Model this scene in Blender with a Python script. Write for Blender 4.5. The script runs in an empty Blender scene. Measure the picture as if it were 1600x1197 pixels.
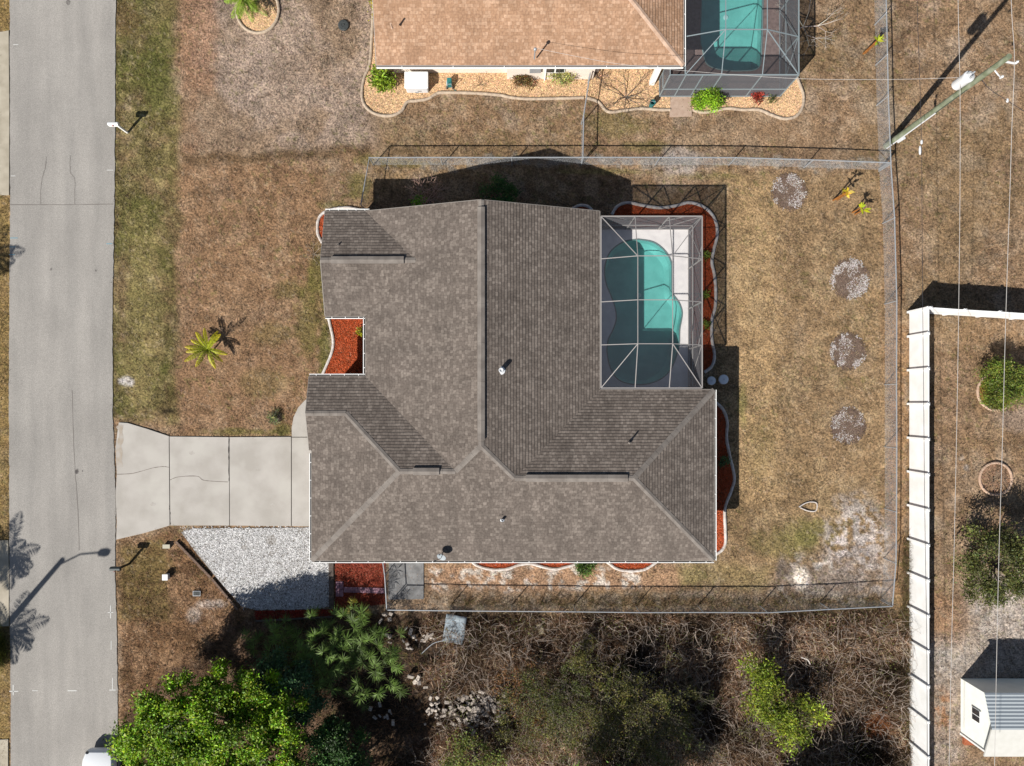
import bpy, math, random
import numpy as np
from mathutils import Vector
random.seed(7)
rng = np.random.default_rng(11)
S = bpy.context.scene
col = S.collection

# ------------------------------------------------------------------ camera, light
H = 39.0            # drone height in metres
PX = 28.0           # plan units per metre on the ground ("plan" coordinates: u to the right, v down)
CU, CV = 790.0, 630.0
cam_d = bpy.data.cameras.new("camera"); cam = bpy.data.objects.new("camera", cam_d); col.objects.link(cam)
cam.location = (0, 0, H)
cam_d.sensor_width = 36; cam_d.lens = 36 * (H * PX) / 1600
cam_d.shift_x = 10 / 1600; cam_d.shift_y = 31.5 / 1600
cam_d.clip_start = 0.5; cam_d.clip_end = 3000
S.camera = cam
w = bpy.data.worlds.new("World"); S.world = w; w.use_nodes = True
nt = w.node_tree; bg = nt.nodes['Background']
sky = nt.nodes.new('ShaderNodeTexSky'); sky.sky_type = 'NISHITA'; sky.sun_disc = False
SUN_EL = math.radians(40.5); AZ = math.atan2(-0.65, -0.76)
sky.sun_elevation = SUN_EL; sky.sun_rotation = AZ
nt.links.new(sky.outputs[0], bg.inputs[0]); bg.inputs[1].default_value = 0.05
sd = bpy.data.lights.new("sun", 'SUN'); sd.energy = 5.0; sd.angle = math.radians(0.5); sd.color = (1.0, 0.955, 0.89)
sun = bpy.data.objects.new("sun", sd); col.objects.link(sun)
LD = Vector((0.65 * math.cos(SUN_EL), 0.76 * math.cos(SUN_EL), -math.sin(SUN_EL)))
sun.rotation_euler = LD.to_track_quat('-Z', 'Y').to_euler(); sun.location = (-30, -35, 60)
S.view_settings.view_transform = 'Standard'; S.view_settings.look = 'None'
S.view_settings.exposure = 0.55; S.view_settings.gamma = 1; S.view_settings.use_curve_mapping = False
KK = 1.75           # brightness of a white, level, sunlit surface at this exposure

# ------------------------------------------------------------------ helpers
def lin(c):
    c = c / 255.0
    return c / 12.92 if c <= 0.04045 else ((c + 0.055) / 1.055) ** 2.4
def sl(r, g, b, k=KK): return (min(.85, lin(r) / k), min(.85, lin(g) / k), min(.85, lin(b) / k), 1)
def P(u, v, z=0.0): return ((u - CU) / PX, -(v - CV) / PX, z)          # plan -> world
def Q(u, v, z):                                                          # photo point at height z -> world
    k = (H - z) / H
    return P(CU + (u - CU) * k, CV + (v - CV) * k, z)

def node(nt, t, **kw):
    n = nt.nodes.new(t)
    for k, v in kw.items(): setattr(n, k, v)
    return n
def mat(name, c1, c2=None, rough=.85, scale=8, detail=4, bump=0, bscale=None, c3=None, scale3=1.0, metal=0, attr=None, spec=.3,
        trans=0, lo=.35, hi=.65):
    m = bpy.data.materials.new(name); m.use_nodes = True; t = m.node_tree; L = t.links
    b = t.nodes['Principled BSDF']; b.inputs['Roughness'].default_value = rough; b.inputs['Metallic'].default_value = metal
    b.inputs['Specular IOR Level'].default_value = spec
    tc = node(t, 'ShaderNodeTexCoord')
    geo = node(t, 'ShaderNodeNewGeometry')
    pos = geo.outputs['Position']
    out = None
    if attr:
        a = node(t, 'ShaderNodeAttribute', attribute_name=attr); out = a.outputs['Color']
    if c2 is not None:
        n = node(t, 'ShaderNodeTexNoise'); n.inputs['Scale'].default_value = scale; n.inputs['Detail'].default_value = detail
        L.new(pos, n.inputs['Vector'])
        r = node(t, 'ShaderNodeValToRGB'); r.color_ramp.elements[0].position = lo; r.color_ramp.elements[1].position = hi
        r.color_ramp.elements[0].color = c1; r.color_ramp.elements[1].color = c2
        L.new(n.outputs['Fac'], r.inputs[0]); 
        if out is None: out = r.outputs[0]
        else:
            mx = node(t, 'ShaderNodeMix', data_type='RGBA', blend_type='MULTIPLY'); mx.inputs[0].default_value = 1
            L.new(out, mx.inputs[6]); L.new(r.outputs[0], mx.inputs[7]); out = mx.outputs[2]
    if c3 is not None:
        n = node(t, 'ShaderNodeTexNoise'); n.inputs['Scale'].default_value = scale3; n.inputs['Detail'].default_value = 3
        L.new(pos, n.inputs['Vector'])
        r = node(t, 'ShaderNodeValToRGB'); r.color_ramp.elements[0].position = .5; r.color_ramp.elements[1].position = .68
        r.color_ramp.elements[0].color = (0, 0, 0, 1); r.color_ramp.elements[1].color = (1, 1, 1, 1)
        L.new(n.outputs['Fac'], r.inputs[0])
        mx = node(t, 'ShaderNodeMix', data_type='RGBA'); L.new(r.outputs[0], mx.inputs[0])
        if out is None: mx.inputs[6].default_value = c1
        else: L.new(out, mx.inputs[6])
        mx.inputs[7].default_value = c3; out = mx.outputs[2]
    if out is None: b.inputs['Base Color'].default_value = c1
    else: L.new(out, b.inputs['Base Color'])
    if bump:
        n = node(t, 'ShaderNodeTexNoise'); n.inputs['Scale'].default_value = bscale or scale; n.inputs['Detail'].default_value = 5
        L.new(pos, n.inputs['Vector'])
        bp = node(t, 'ShaderNodeBump'); bp.inputs['Strength'].default_value = 1; bp.inputs['Distance'].default_value = bump
        L.new(n.outputs['Fac'], bp.inputs['Height']); L.new(bp.outputs[0], b.inputs['Normal'])
    if trans:
        tr = node(t, 'ShaderNodeBsdfTranslucent')
        if out is None: tr.inputs[0].default_value = c1
        else: L.new(out, tr.inputs[0])
        mx = node(t, 'ShaderNodeMixShader'); mx.inputs[0].default_value = trans
        L.new(b.outputs[0], mx.inputs[1]); L.new(tr.outputs[0], mx.inputs[2])
        L.new(mx.outputs[0], t.nodes['Material Output'].inputs[0])
    return m

OFF = {}
def tag(o, label=None, cat=None, group=None, kind=None):
    if label: o['label'] = label
    if cat: o['category'] = cat
    if group: o['group'] = group
    if kind: o['kind'] = kind
    return o
def thing(name, label, cat, loc=(0, 0, 0), group=None, rz=0):
    o = bpy.data.objects.new(name, None); col.objects.link(o); o.location = loc; o.rotation_euler = (0, 0, rz)
    o.empty_display_size = .3
    OFF[o.name] = Vector(loc) if rz == 0 else Vector(loc)
    return tag(o, label, cat, group)

class MB:
    def __init__(s): s.v = []; s.f = []; s.mi = []; s.uv = {}; s.m = 0
    def add(s, vs, fs, uvs=None):
        n = len(s.v); s.v.extend([tuple(a) for a in vs])
        for i, f in enumerate(fs):
            s.f.append(tuple(n + j for j in f)); s.mi.append(s.m)
            if uvs: s.uv[len(s.f) - 1] = uvs[i]
        return s
    def box(s, c, size, rz=0, rx=0):
        x, y, z = [a / 2 for a in size]; out = []
        cr, sr = math.cos(rz), math.sin(rz); ct, st = math.cos(rx), math.sin(rx)
        for dz in (-z, z):
            for dx, dy in ((-x, -y), (x, -y), (x, y), (-x, y)):
                yy = dy * ct - dz * st; zz = dy * st + dz * ct
                out.append((c[0] + dx * cr - yy * sr, c[1] + dx * sr + yy * cr, c[2] + zz))
        return s.add(out, [(3, 2, 1, 0), (4, 5, 6, 7), (0, 1, 5, 4), (1, 2, 6, 5), (2, 3, 7, 6), (3, 0, 4, 7)])
    def prism(s, poly, z0, z1):
        """poly in world xy"""
        a = sum(poly[i][0] * poly[(i + 1) % len(poly)][1] - poly[(i + 1) % len(poly)][0] * poly[i][1] for i in range(len(poly)))
        if a < 0: poly = poly[::-1]
        n = len(poly)
        vs = [(p[0], p[1], z0) for p in poly] + [(p[0], p[1], z1) for p in poly]
        fs = [tuple(range(n, 2 * n)), tuple(range(n - 1, -1, -1))] + [(i, (i + 1) % n, n + (i + 1) % n, n + i) for i in range(n)]
        return s.add(vs, fs)
    def beam(s, p, q, w, h=None):
        h = h or w; p = Vector(p); q = Vector(q); d = (q - p)
        if d.length < 1e-6: return s
        d.normalize(); a = d.cross(Vector((0, 0, 1)))
        if a.length < 1e-3: a = Vector((1, 0, 0))
        a.normalize(); b = d.cross(a)
        vs = []
        for e in (p, q):
            for i, j in ((-1, -1), (1, -1), (1, 1), (-1, 1)): vs.append(e + a * (i * w / 2) + b * (j * h / 2))
        return s.add(vs, [(0, 1, 2, 3), (7, 6, 5, 4), (0, 4, 5, 1), (1, 5, 6, 2), (2, 6, 7, 3), (3, 7, 4, 0)])
    def tube(s, pts, r, n=6, cap=True):
        pts = [Vector(p) for p in pts]; m = len(pts)
        rs = r if isinstance(r, (list, tuple)) else [r] * m
        base = len(s.v); prev = None
        for i, p in enumerate(pts):
            d = (pts[min(i + 1, m - 1)] - pts[max(i - 1, 0)])
            d = d.normalized() if d.length > 1e-9 else Vector((0, 0, 1))
            a = (prev - d * prev.dot(d)) if prev is not None else d.cross(Vector((0, 0, 1)) if abs(d.z) < .9 else Vector((1, 0, 0)))
            if a.length < 1e-4: a = d.cross(Vector((0, 1, 0)))
            a.normalize(); prev = a; b = d.cross(a)
            for k in range(n):
                t = 2 * math.pi * k / n; s.v.append(tuple(p + a * (math.cos(t) * rs[i]) + b * (math.sin(t) * rs[i])))
        for i in range(m - 1):
            for k in range(n):
                s.f.append((base + i * n + k, base + i * n + (k + 1) % n, base + (i + 1) * n + (k + 1) % n, base + (i + 1) * n + k)); s.mi.append(s.m)
        if cap:
            s.f.append(tuple(base + k for k in range(n - 1, -1, -1))); s.mi.append(s.m)
            s.f.append(tuple(base + (m - 1) * n + k for k in range(n))); s.mi.append(s.m)
        return s
    def lathe(s, c, prof, n=16, axis='z'):
        base = len(s.v)
        for r, z in prof:
            for k in range(n):
                t = 2 * math.pi * k / n
                if axis == 'z': s.v.append((c[0] + r * math.cos(t), c[1] + r * math.sin(t), c[2] + z))
                elif axis == 'x': s.v.append((c[0] + z, c[1] + r * math.cos(t), c[2] + r * math.sin(t)))
                else: s.v.append((c[0] + r * math.sin(t), c[1] + z, c[2] + r * math.cos(t)))
        for i in range(len(prof) - 1):
            for k in range(n):
                s.f.append((base + i * n + k, base + i * n + (k + 1) % n, base + (i + 1) * n + (k + 1) % n, base + (i + 1) * n + k)); s.mi.append(s.m)
        s.f.append(tuple(base + k for k in range(n - 1, -1, -1))); s.mi.append(s.m)
        s.f.append(tuple(base + (len(prof) - 1) * n + k for k in range(n))); s.mi.append(s.m)
        return s
    def build(s, name, m, parent=None, origin=None, smooth=False, label=None, bevel=0, cat=None, group=None, kind=None):
        off = OFF[parent.name] if parent is not None else Vector(origin or (0, 0, 0))
        me = bpy.data.meshes.new(name)
        me.from_pydata([(a[0] - off[0], a[1] - off[1], a[2] - off[2]) for a in s.v], [], s.f); me.update()
        for mm in (m if isinstance(m, (list, tuple)) else [m]): me.materials.append(mm)
        if any(s.mi): me.polygons.foreach_set('material_index', s.mi)
        if s.uv:
            ul = me.uv_layers.new(name='UVMap')
            for fi, uv in s.uv.items():
                for li, c in zip(me.polygons[fi].loop_indices, uv): ul.data[li].uv = c
        if smooth: me.polygons.foreach_set('use_smooth', [True] * len(me.polygons))
        o = bpy.data.objects.new(name, me); col.objects.link(o)
        if parent is not None: o.parent = parent
        else: o.location = off
        OFF[o.name] = off
        if bevel:
            b = o.modifiers.new('bevel', 'BEVEL'); b.width = bevel; b.segments = 2; b.limit_method = 'ANGLE'
        return tag(o, label, cat, group, kind)

def npmesh(name, V, F, m, parent=None, origin=None, color=None, label=None, cat=None, group=None, kind=None):
    """V (n,3) world, F (k,3|4) ints, color (n,3)"""
    off = np.array(OFF[parent.name] if parent is not None else (origin or (0, 0, 0)), dtype=np.float64)
    me = bpy.data.meshes.new(name); V = np.asarray(V, dtype=np.float64) - off
    n = len(V); k, c = F.shape
    me.vertices.add(n); me.vertices.foreach_set('co', V.astype(np.float32).ravel())
    me.loops.add(k * c); me.loops.foreach_set('vertex_index', F.astype(np.int32).ravel())
    me.polygons.add(k); me.polygons.foreach_set('loop_start', np.arange(0, k * c, c, dtype=np.int32))
    me.update(calc_edges=True); me.materials.append(m)
    if color is not None:
        a = me.color_attributes.new('tone', 'FLOAT_COLOR', 'POINT')
        cc = np.ones((n, 4), dtype=np.float32); cc[:, :3] = color; a.data.foreach_set('color', cc.ravel())
    o = bpy.data.objects.new(name, me); col.objects.link(o)
    if parent is not None: o.parent = parent
    else: o.location = tuple(off)
    OFF[o.name] = Vector(off)
    return tag(o, label, cat, group, kind)
def unit(a): return a / np.maximum(1e-9, np.linalg.norm(a, axis=-1, keepdims=True))
def rdir(n): return unit(rng.normal(size=(n, 3)))
def leaves(c, d, nrm, L, W):
    """diamond leaves: start c, direction d, normal-ish nrm"""
    n = len(c); L = np.broadcast_to(np.asarray(L, float), (n,))[:, None]; W = np.broadcast_to(np.asarray(W, float), (n,))[:, None]
    sd_ = unit(np.cross(d, nrm)); mid = c + d * L * .45
    V = np.stack([c, mid + sd_ * W / 2, c + d * L + np.array([0, 0, -1]) * L * .12, mid - sd_ * W / 2], 1).reshape(-1, 3)
    F = np.arange(4 * n).reshape(n, 4)
    return V, F
def sticks(p0, p1, r0, r1):
    n = len(p0); d = unit(p1 - p0); h = np.where(np.abs(d[:, 2:3]) > .9, np.array([[1., 0, 0]]), np.array([[0, 0, 1.]]))
    a = unit(np.cross(d, h)); b = np.cross(d, a)
    r0 = np.broadcast_to(np.asarray(r0, float), (n,))[:, None]; r1 = np.broadcast_to(np.asarray(r1, float), (n,))[:, None]
    V = []
    for p, r in ((p0, r0), (p1, r1)):
        for t in (0, 2.094, 4.189): V.append(p + a * np.cos(t) * r + b * np.sin(t) * r)
    V = np.stack(V, 1).reshape(-1, 3)
    base = (np.arange(n) * 6)[:, None]
    F = np.concatenate([base + np.array([[0, 1, 4, 3]]), base + np.array([[1, 2, 5, 4]]), base + np.array([[2, 0, 3, 5]])], 0)
    return V, F
def join(parts):
    Vs, Fs, Cs, n = [], [], [], 0
    for V, F, C in parts:
        Vs.append(V); Fs.append(F + n); Cs.append(np.broadcast_to(C, V.shape) if np.ndim(C) < 2 else C); n += len(V)
    return np.concatenate(Vs), np.concatenate(Fs), np.concatenate(Cs)
def jit(base, n, per, amt=.35, hue=.08):
    """per-item colour jitter repeated per vertex"""
    k = (1 + rng.normal(0, amt, (n, 1))).clip(.3, 2.2); h = 1 + rng.normal(0, hue, (n, 3))
    c = np.asarray(base)[..., :3] * k * h
    return np.repeat(c.clip(0.002, .9), per, 0)

# value noise in plan metres
_tab = rng.random((256, 256))
def vn(x, y, s=1.0, o=0):
    x = x * s + o * 17.3; y = y * s + o * 9.7
    xi = np.floor(x).astype(int); yi = np.floor(y).astype(int); fx = x - xi; fy = y - yi
    fx = fx * fx * (3 - 2 * fx); fy = fy * fy * (3 - 2 * fy)
    g = lambda a, b: _tab[a & 255, b & 255]
    return (g(xi, yi) * (1 - fx) + g(xi + 1, yi) * fx) * (1 - fy) + (g(xi, yi + 1) * (1 - fx) + g(xi + 1, yi + 1) * fx) * fy
def fbm(x, y, s=1.0, o=0, k=4):
    r = 0; a = .5; t = 0
    for i in range(k): r = r + a * vn(x, y, s * 2 ** i, o + i); t += a; a *= .55
    return r / t
def inpoly(u, v, poly):
    r = np.zeros(np.shape(u), bool); n = len(poly)
    for i in range(n):
        x1, y1 = poly[i]; x2, y2 = poly[(i + 1) % n]
        if y1 == y2: continue
        c = ((y1 > v) != (y2 > v)) & (u < (x2 - x1) * (v - y1) / (y2 - y1) + x1)
        r ^= c
    return r
def smooth_path(pts, k=6):
    out = []; n = len(pts)
    for i in range(n - 1):
        p0 = pts[max(i - 1, 0)]; p1 = pts[i]; p2 = pts[i + 1]; p3 = pts[min(i + 2, n - 1)]
        for j in range(k):
            t = j / k
            out.append(tuple(.5 * (2 * p1[a] + (p2[a] - p0[a]) * t + (2 * p0[a] - 5 * p1[a] + 4 * p2[a] - p3[a]) * t * t + (3 * p1[a] - p0[a] - 3 * p2[a] + p3[a]) * t ** 3) for a in range(len(p1))))
    out.append(tuple(pts[-1])); return out

# ------------------------------------------------------------------ materials
M = {}
M['white'] = mat('white_paint', (.8, .8, .78, 1), rough=.5)
M['vinyl'] = mat('white_vinyl', (.82, .82, .82, 1), (.74, .74, .72, 1), rough=.45, scale=1.5)
M['fascia'] = mat('fascia', (.22, .20, .18, 1), rough=.6)
M['wall'] = mat('stucco_beige', sl(190, 178, 160), sl(182, 170, 152), rough=.9, scale=3)
M['cream'] = mat('stucco_cream', sl(255, 244, 230, 1.5), sl(250, 236, 222, 1.5), rough=.9, scale=3)
M['dark'] = mat('dark_metal', (.012, .012, .014, 1), rough=.5)
M['gal'] = mat('galvanised', (.32, .34, .36, 1), rough=.45, metal=.3)
M['alum'] = mat('aluminium_white', (.27, .255, .245, 1), rough=.45)
M['alum2'] = mat('aluminium_grey', (.20, .24, .255, 1), rough=.45)
M['glass'] = mat('window_glass', (.02, .025, .03, 1), rough=.08, spec=.6)
M['concrete'] = mat('concrete', sl(216, 210, 202), sl(199, 193, 184), rough=.9, scale=.8, detail=9, c3=sl(220, 215, 206), scale3=.5, bump=.01, bscale=30)
M['concrete_old'] = mat('concrete_old', sl(214, 204, 184), sl(190, 180, 160), rough=.9, scale=1.5, detail=7)
M['pad'] = mat('concrete_pad', sl(165, 165, 165), sl(130, 130, 130), rough=.9, scale=2, detail=7)
M['curb'] = mat('curb_white', sl(250, 244, 238), sl(222, 208, 196), rough=.85, scale=6)
M['curb_tan'] = mat('curb_tan', sl(225, 205, 180), sl(195, 175, 155), rough=.85, scale=6)
M['curb_pink'] = mat('curb_pink', sl(225, 195, 170), sl(205, 170, 145), rough=.85, scale=6)
M['deck'] = mat('pool_deck', (.72, .70, .69, 1), (.62, .60, .60, 1), rough=.8, scale=2.2, detail=6)
M['paver_deck'] = mat('deck_pavers', sl(150, 130, 125), sl(125, 108, 104), rough=.85, scale=5)
M['bark'] = mat('bark', (.11, .085, .065, 1), (.2, .165, .13, 1), rough=.95, scale=20)
M['pole'] = mat('weathered_wood_pole', sl(150, 158, 132), sl(124, 134, 106), rough=.9, scale=6, c3=sl(168, 174, 152), scale3=3)
M['timber'] = mat('timber', sl(120, 108, 100), sl(90, 80, 74), rough=.9, scale=8)
M['wire'] = mat('wire_dark', (.03, .03, .035, 1), rough=.6)
M['wire_light'] = mat('wire_light', (.42, .40, .38, 1), rough=.5)
M['leaf'] = mat('foliage', None, rough=.55, attr='tone', trans=.22, spec=.35)
M['dry'] = mat('dry_stems', None, rough=.9, attr='tone', spec=.1)
M['blade'] = mat('grass_blades', None, rough=.9, attr='tone', spec=.1)
M['stone'] = mat('loose_stones', None, rough=.9, attr='tone', spec=.1)
M['crack'] = mat('crack_fill', (.045, .04, .036, 1), rough=.9)
M['teal'] = mat('teal_plastic', sl(60, 140, 140), rough=.5)
M['plastic_white'] = mat('white_plastic', (.56, .57, .58, 1), rough=.4)
M['blackplastic'] = mat('black_plastic', (.03, .035, .035, 1), (.05, .055, .055, 1), rough=.7, scale=12)
M['metal_sheet'] = mat('corrugated_sheet', sl(170, 178, 182), sl(150, 160, 165), rough=.5, scale=3)
M['roof_cream'] = mat('roof_cream', sl(238, 237, 230), sl(230, 229, 221), rough=.7, scale=3)
M['red_brick'] = mat('terracotta', sl(200, 120, 80), sl(170, 95, 65), rough=.9, scale=10)
M['purple'] = mat('paver_mauve', sl(175, 135, 150), sl(150, 112, 128), rough=.9, scale=7)

def shingle(name, a, b, mortar, dk):
    m = bpy.data.materials.new(name); m.use_nodes = True; t = m.node_tree; L = t.links; B = t.nodes['Principled BSDF']
    B.inputs['Roughness'].default_value = .95; B.inputs['Specular IOR Level'].default_value = .15
    uv = node(t, 'ShaderNodeUVMap', uv_map='UVMap')
    br = node(t, 'ShaderNodeTexBrick'); br.offset = .37; br.offset_frequency = 3; br.squash = .7; br.squash_frequency = 2
    br.inputs['Scale'].default_value = 1; br.inputs['Brick Width'].default_value = .21; br.inputs['Row Height'].default_value = .16
    br.inputs['Mortar Size'].default_value = .006; br.inputs['Mortar Smooth'].default_value = .3; br.inputs['Bias'].default_value = -.38
    br.inputs['Color1'].default_value = a; br.inputs['Color2'].default_value = b; br.inputs['Mortar'].default_value = mortar
    # wobble so tabs do not line up
    L.new(uv.outputs[0], br.inputs['Vector'])
    n = node(t, 'ShaderNodeTexNoise'); n.inputs['Scale'].default_value = .9; n.inputs['Detail'].default_value = 5; L.new(uv.outputs[0], n.inputs['Vector'])
    r = node(t, 'ShaderNodeMapRange'); r.inputs[1].default_value = .3; r.inputs[2].default_value = .7; r.inputs[3].default_value = .86; r.inputs[4].default_value = 1.12
    L.new(n.outputs['Fac'], r.inputs[0])
    mx = node(t, 'ShaderNodeMix', data_type='RGBA', blend_type='MULTIPLY'); mx.inputs[0].default_value = 1
    L.new(br.outputs['Color'], mx.inputs[6]); L.new(r.outputs[0], mx.inputs[7])
    n2 = node(t, 'ShaderNodeTexNoise'); n2.inputs['Scale'].default_value = 9; n2.inputs['Detail'].default_value = 3; L.new(uv.outputs[0], n2.inputs['Vector'])
    r2 = node(t, 'ShaderNodeMapRange'); r2.inputs[1].default_value = .3; r2.inputs[2].default_value = .7; r2.inputs[3].default_value = dk; r2.inputs[4].default_value = 1.18
    L.new(n2.outputs['Fac'], r2.inputs[0])
    mx2 = node(t, 'ShaderNodeMix', data_type='RGBA', blend_type='MULTIPLY'); mx2.inputs[0].default_value = 1
    L.new(mx.outputs[2], mx2.inputs[6]); L.new(r2.outputs[0], mx2.inputs[7]); L.new(mx2.outputs[2], B.inputs['Base Color'])
    mp = node(t, 'ShaderNodeMapping'); mp.inputs['Scale'].default_value = (1.6, .22, 1); L.new(uv.outputs[0], mp.inputs[0])
    n4 = node(t, 'ShaderNodeTexNoise'); n4.inputs['Scale'].default_value = 1; n4.inputs['Detail'].default_value = 5; L.new(mp.outputs[0], n4.inputs['Vector'])
    r4 = node(t, 'ShaderNodeMapRange'); r4.inputs[1].default_value = .35; r4.inputs[2].default_value = .65; r4.inputs[3].default_value = .90; r4.inputs[4].default_value = 1.09; L.new(n4.outputs['Fac'], r4.inputs[0])
    mx4 = node(t, 'ShaderNodeMix', data_type='RGBA', blend_type='MULTIPLY'); mx4.inputs[0].default_value = 1; L.new(mx2.outputs[2], mx4.inputs[6]); L.new(r4.outputs[0], mx4.inputs[7]); L.new(mx4.outputs[2], B.inputs['Base Color'])
    # each course is thickest at its lower edge
    sp = node(t, 'ShaderNodeSeparateXYZ'); L.new(uv.outputs[0], sp.inputs[0])
    d = node(t, 'ShaderNodeMath', operation='DIVIDE'); d.inputs[1].default_value = .16; L.new(sp.outputs[1], d.inputs[0])
    fr = node(t, 'ShaderNodeMath', operation='FRACT'); L.new(d.outputs[0], fr.inputs[0])
    iv = node(t, 'ShaderNodeValToRGB'); L.new(fr.outputs[0], iv.inputs[0]); iv.color_ramp.elements[0].color = (0, 0, 0, 1); iv.color_ramp.elements[1].color = (0, 0, 0, 1)
    pk = iv.color_ramp.elements.new(.12); pk.color = (1, 1, 1, 1)
    bp = node(t, 'ShaderNodeBump'); bp.inputs['Strength'].default_value = 1.0; bp.inputs['Distance'].default_value = .014
    L.new(iv.outputs[0], bp.inputs['Height']); L.new(bp.outputs[0], B.inputs['Normal'])
    return m
M['shingle'] = shingle('shingle_weathered_grey', (.124, .103, .088, 1), (.232, .198, .170, 1), (.075, .063, .057, 1), .74)
M['shingle_tan'] = shingle('shingle_tan', (.33, .198, .122, 1), (.50, .335, .228, 1), (.2, .115, .075, 1), .80)
M['cap'] = mat('ridge_cap_shingle', (.20, .178, .158, 1), (.14, .122, .108, 1), rough=.95, scale=2.2, detail=3)
M['cap_tan'] = mat('ridge_cap_tan', (.50, .36, .27, 1), (.36, .24, .17, 1), rough=.95, scale=3)

def screen(name, c, k, pattern=None):
    m = bpy.data.materials.new(name); m.use_nodes = True; t = m.node_tree; L = t.links
    t.nodes.remove(t.nodes['Principled BSDF'])
    d = node(t, 'ShaderNodeBsdfDiffuse'); d.inputs[0].default_value = c
    tr = node(t, 'ShaderNodeBsdfTransparent'); mx = node(t, 'ShaderNodeMixShader')
    L.new(tr.outputs[0], mx.inputs[1]); L.new(d.outputs[0], mx.inputs[2]); L.new(mx.outputs[0], t.nodes['Material Output'].inputs[0])
    if pattern is None: mx.inputs[0].default_value = k
    else:
        uv = node(t, 'ShaderNodeUVMap', uv_map='UVMap'); sp = node(t, 'ShaderNodeSeparateXYZ'); L.new(uv.outputs[0], sp.inputs[0])
        res = []
        for op in ('ADD', 'SUBTRACT'):
            a = node(t, 'ShaderNodeMath', operation=op); L.new(sp.outputs[0], a.inputs[0]); L.new(sp.outputs[1], a.inputs[1])
            b = node(t, 'ShaderNodeMath', operation='DIVIDE'); b.inputs[1].default_value = pattern; L.new(a.outputs[0], b.inputs[0])
            f = node(t, 'ShaderNodeMath', operation='FRACT'); L.new(b.outputs[0], f.inputs[0])
            g = node(t, 'ShaderNodeMath', operation='LESS_THAN'); g.inputs[1].default_value = k; L.new(f.outputs[0], g.inputs[0]); res.append(g)
        mm = node(t, 'ShaderNodeMath', operation='MAXIMUM'); L.new(res[0].outputs[0], mm.inputs[0]); L.new(res[1].outputs[0], mm.inputs[1])
        L.new(mm.outputs[0], mx.inputs[0])
    return m
M['screen'] = screen('insect_screen', (.10, .10, .11, 1), .15)
M['screen_wall'] = screen('insect_screen_wall', (.13, .13, .14, 1), .7)
M['chain'] = screen('chain_link', (.50, .52, .55, 1), .09, .075)

def water(name, tint):
    m = bpy.data.materials.new(name); m.use_nodes = True; t = m.node_tree; L = t.links
    t.nodes.remove(t.nodes['Principled BSDF'])
    g = node(t, 'ShaderNodeBsdfGlossy'); g.inputs['Roughness'].default_value = .03
    tr = node(t, 'ShaderNodeBsdfTransparent'); tr.inputs[0].default_value = tint
    n = node(t, 'ShaderNodeTexNoise'); n.inputs['Scale'].default_value = 2.6; n.inputs['Detail'].default_value = 3
    ge = node(t, 'ShaderNodeNewGeometry'); L.new(ge.outputs['Position'], n.inputs['Vector'])
    bp = node(t, 'ShaderNodeBump'); bp.inputs['Distance'].default_value = .05; bp.inputs['Strength'].default_value = .6
    L.new(n.outputs['Fac'], bp.inputs['Height']); L.new(bp.outputs[0], g.inputs['Normal']); pass
    mx = node(t, 'ShaderNodeMixShader'); mx.inputs[0].default_value = .05; L.new(tr.outputs[0], mx.inputs[1]); L.new(g.outputs[0], mx.inputs[2])
    L.new(mx.outputs[0], t.nodes['Material Output'].inputs[0]); return m
M['water'] = water('pool_water', (.70, .95, .94, 1))
M['plaster'] = mat('pool_plaster', (.18, .38, .36, 1), (.23, .46, .435, 1), rough=.9, scale=1.3, detail=6)

# ------------------------------------------------------------------ layout polygons (plan units)
ROAD_R = [(181, -400), (181, 0), (180, 150), (179, 300), (176, 480), (176, 640), (181, 780), (180, 900), (183, 1000), (184.5, 1120), (184, 1700)]
ROAD_L = [(15, -400), (15.5, 100), (16, 300), (14, 600), (15, 900), (17, 1100), (16, 1700)]
ROAD = ROAD_R + ROAD_L[::-1]
DRIVE = [(186, 660), (200, 662), (230, 671), (264, 682), (358, 683), (455, 682), (456, 660), (462, 642), (472, 629), (483, 621), (540, 618), (540, 823), (488, 822), (267, 821), (225, 833), (182, 843), (183, 800), (181, 760), (182, 700)]
GRAVEL = [(283, 832), (300, 826), (540, 824), (540, 880), (514, 880), (514, 948), (480, 952), (400, 953), (378, 948), (340, 905), (305, 862)]
DECK = [(913.6, 357), (1078, 357), (1078, 610), (913.6, 610)]
DECK2 = [(1040, -120), (1221, -120), (1221, 150), (1040, 150)]
HOUSE = [(541, 364), (913.6, 364), (913.6, 623.5), (1080, 623.5), (1080, 845.7), (521.4, 845.7), (521.4, 604), (599.4, 604), (599.4, 490.6), (541, 490.6)]
HOUSE2 = [(616, 114), (792, 114), (792, 124), (926, 124), (926, 100), (1034, 100), (1034, -210), (616, -210)]
BRUSH = [(395, 962), (610, 958), (800, 962), (1000, 962), (1200, 960), (1398, 952), (1416, 940), (1417, 1300), (190, 1300), (196, 1120), (250, 1060), (330, 1010), (370, 975)]

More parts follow.
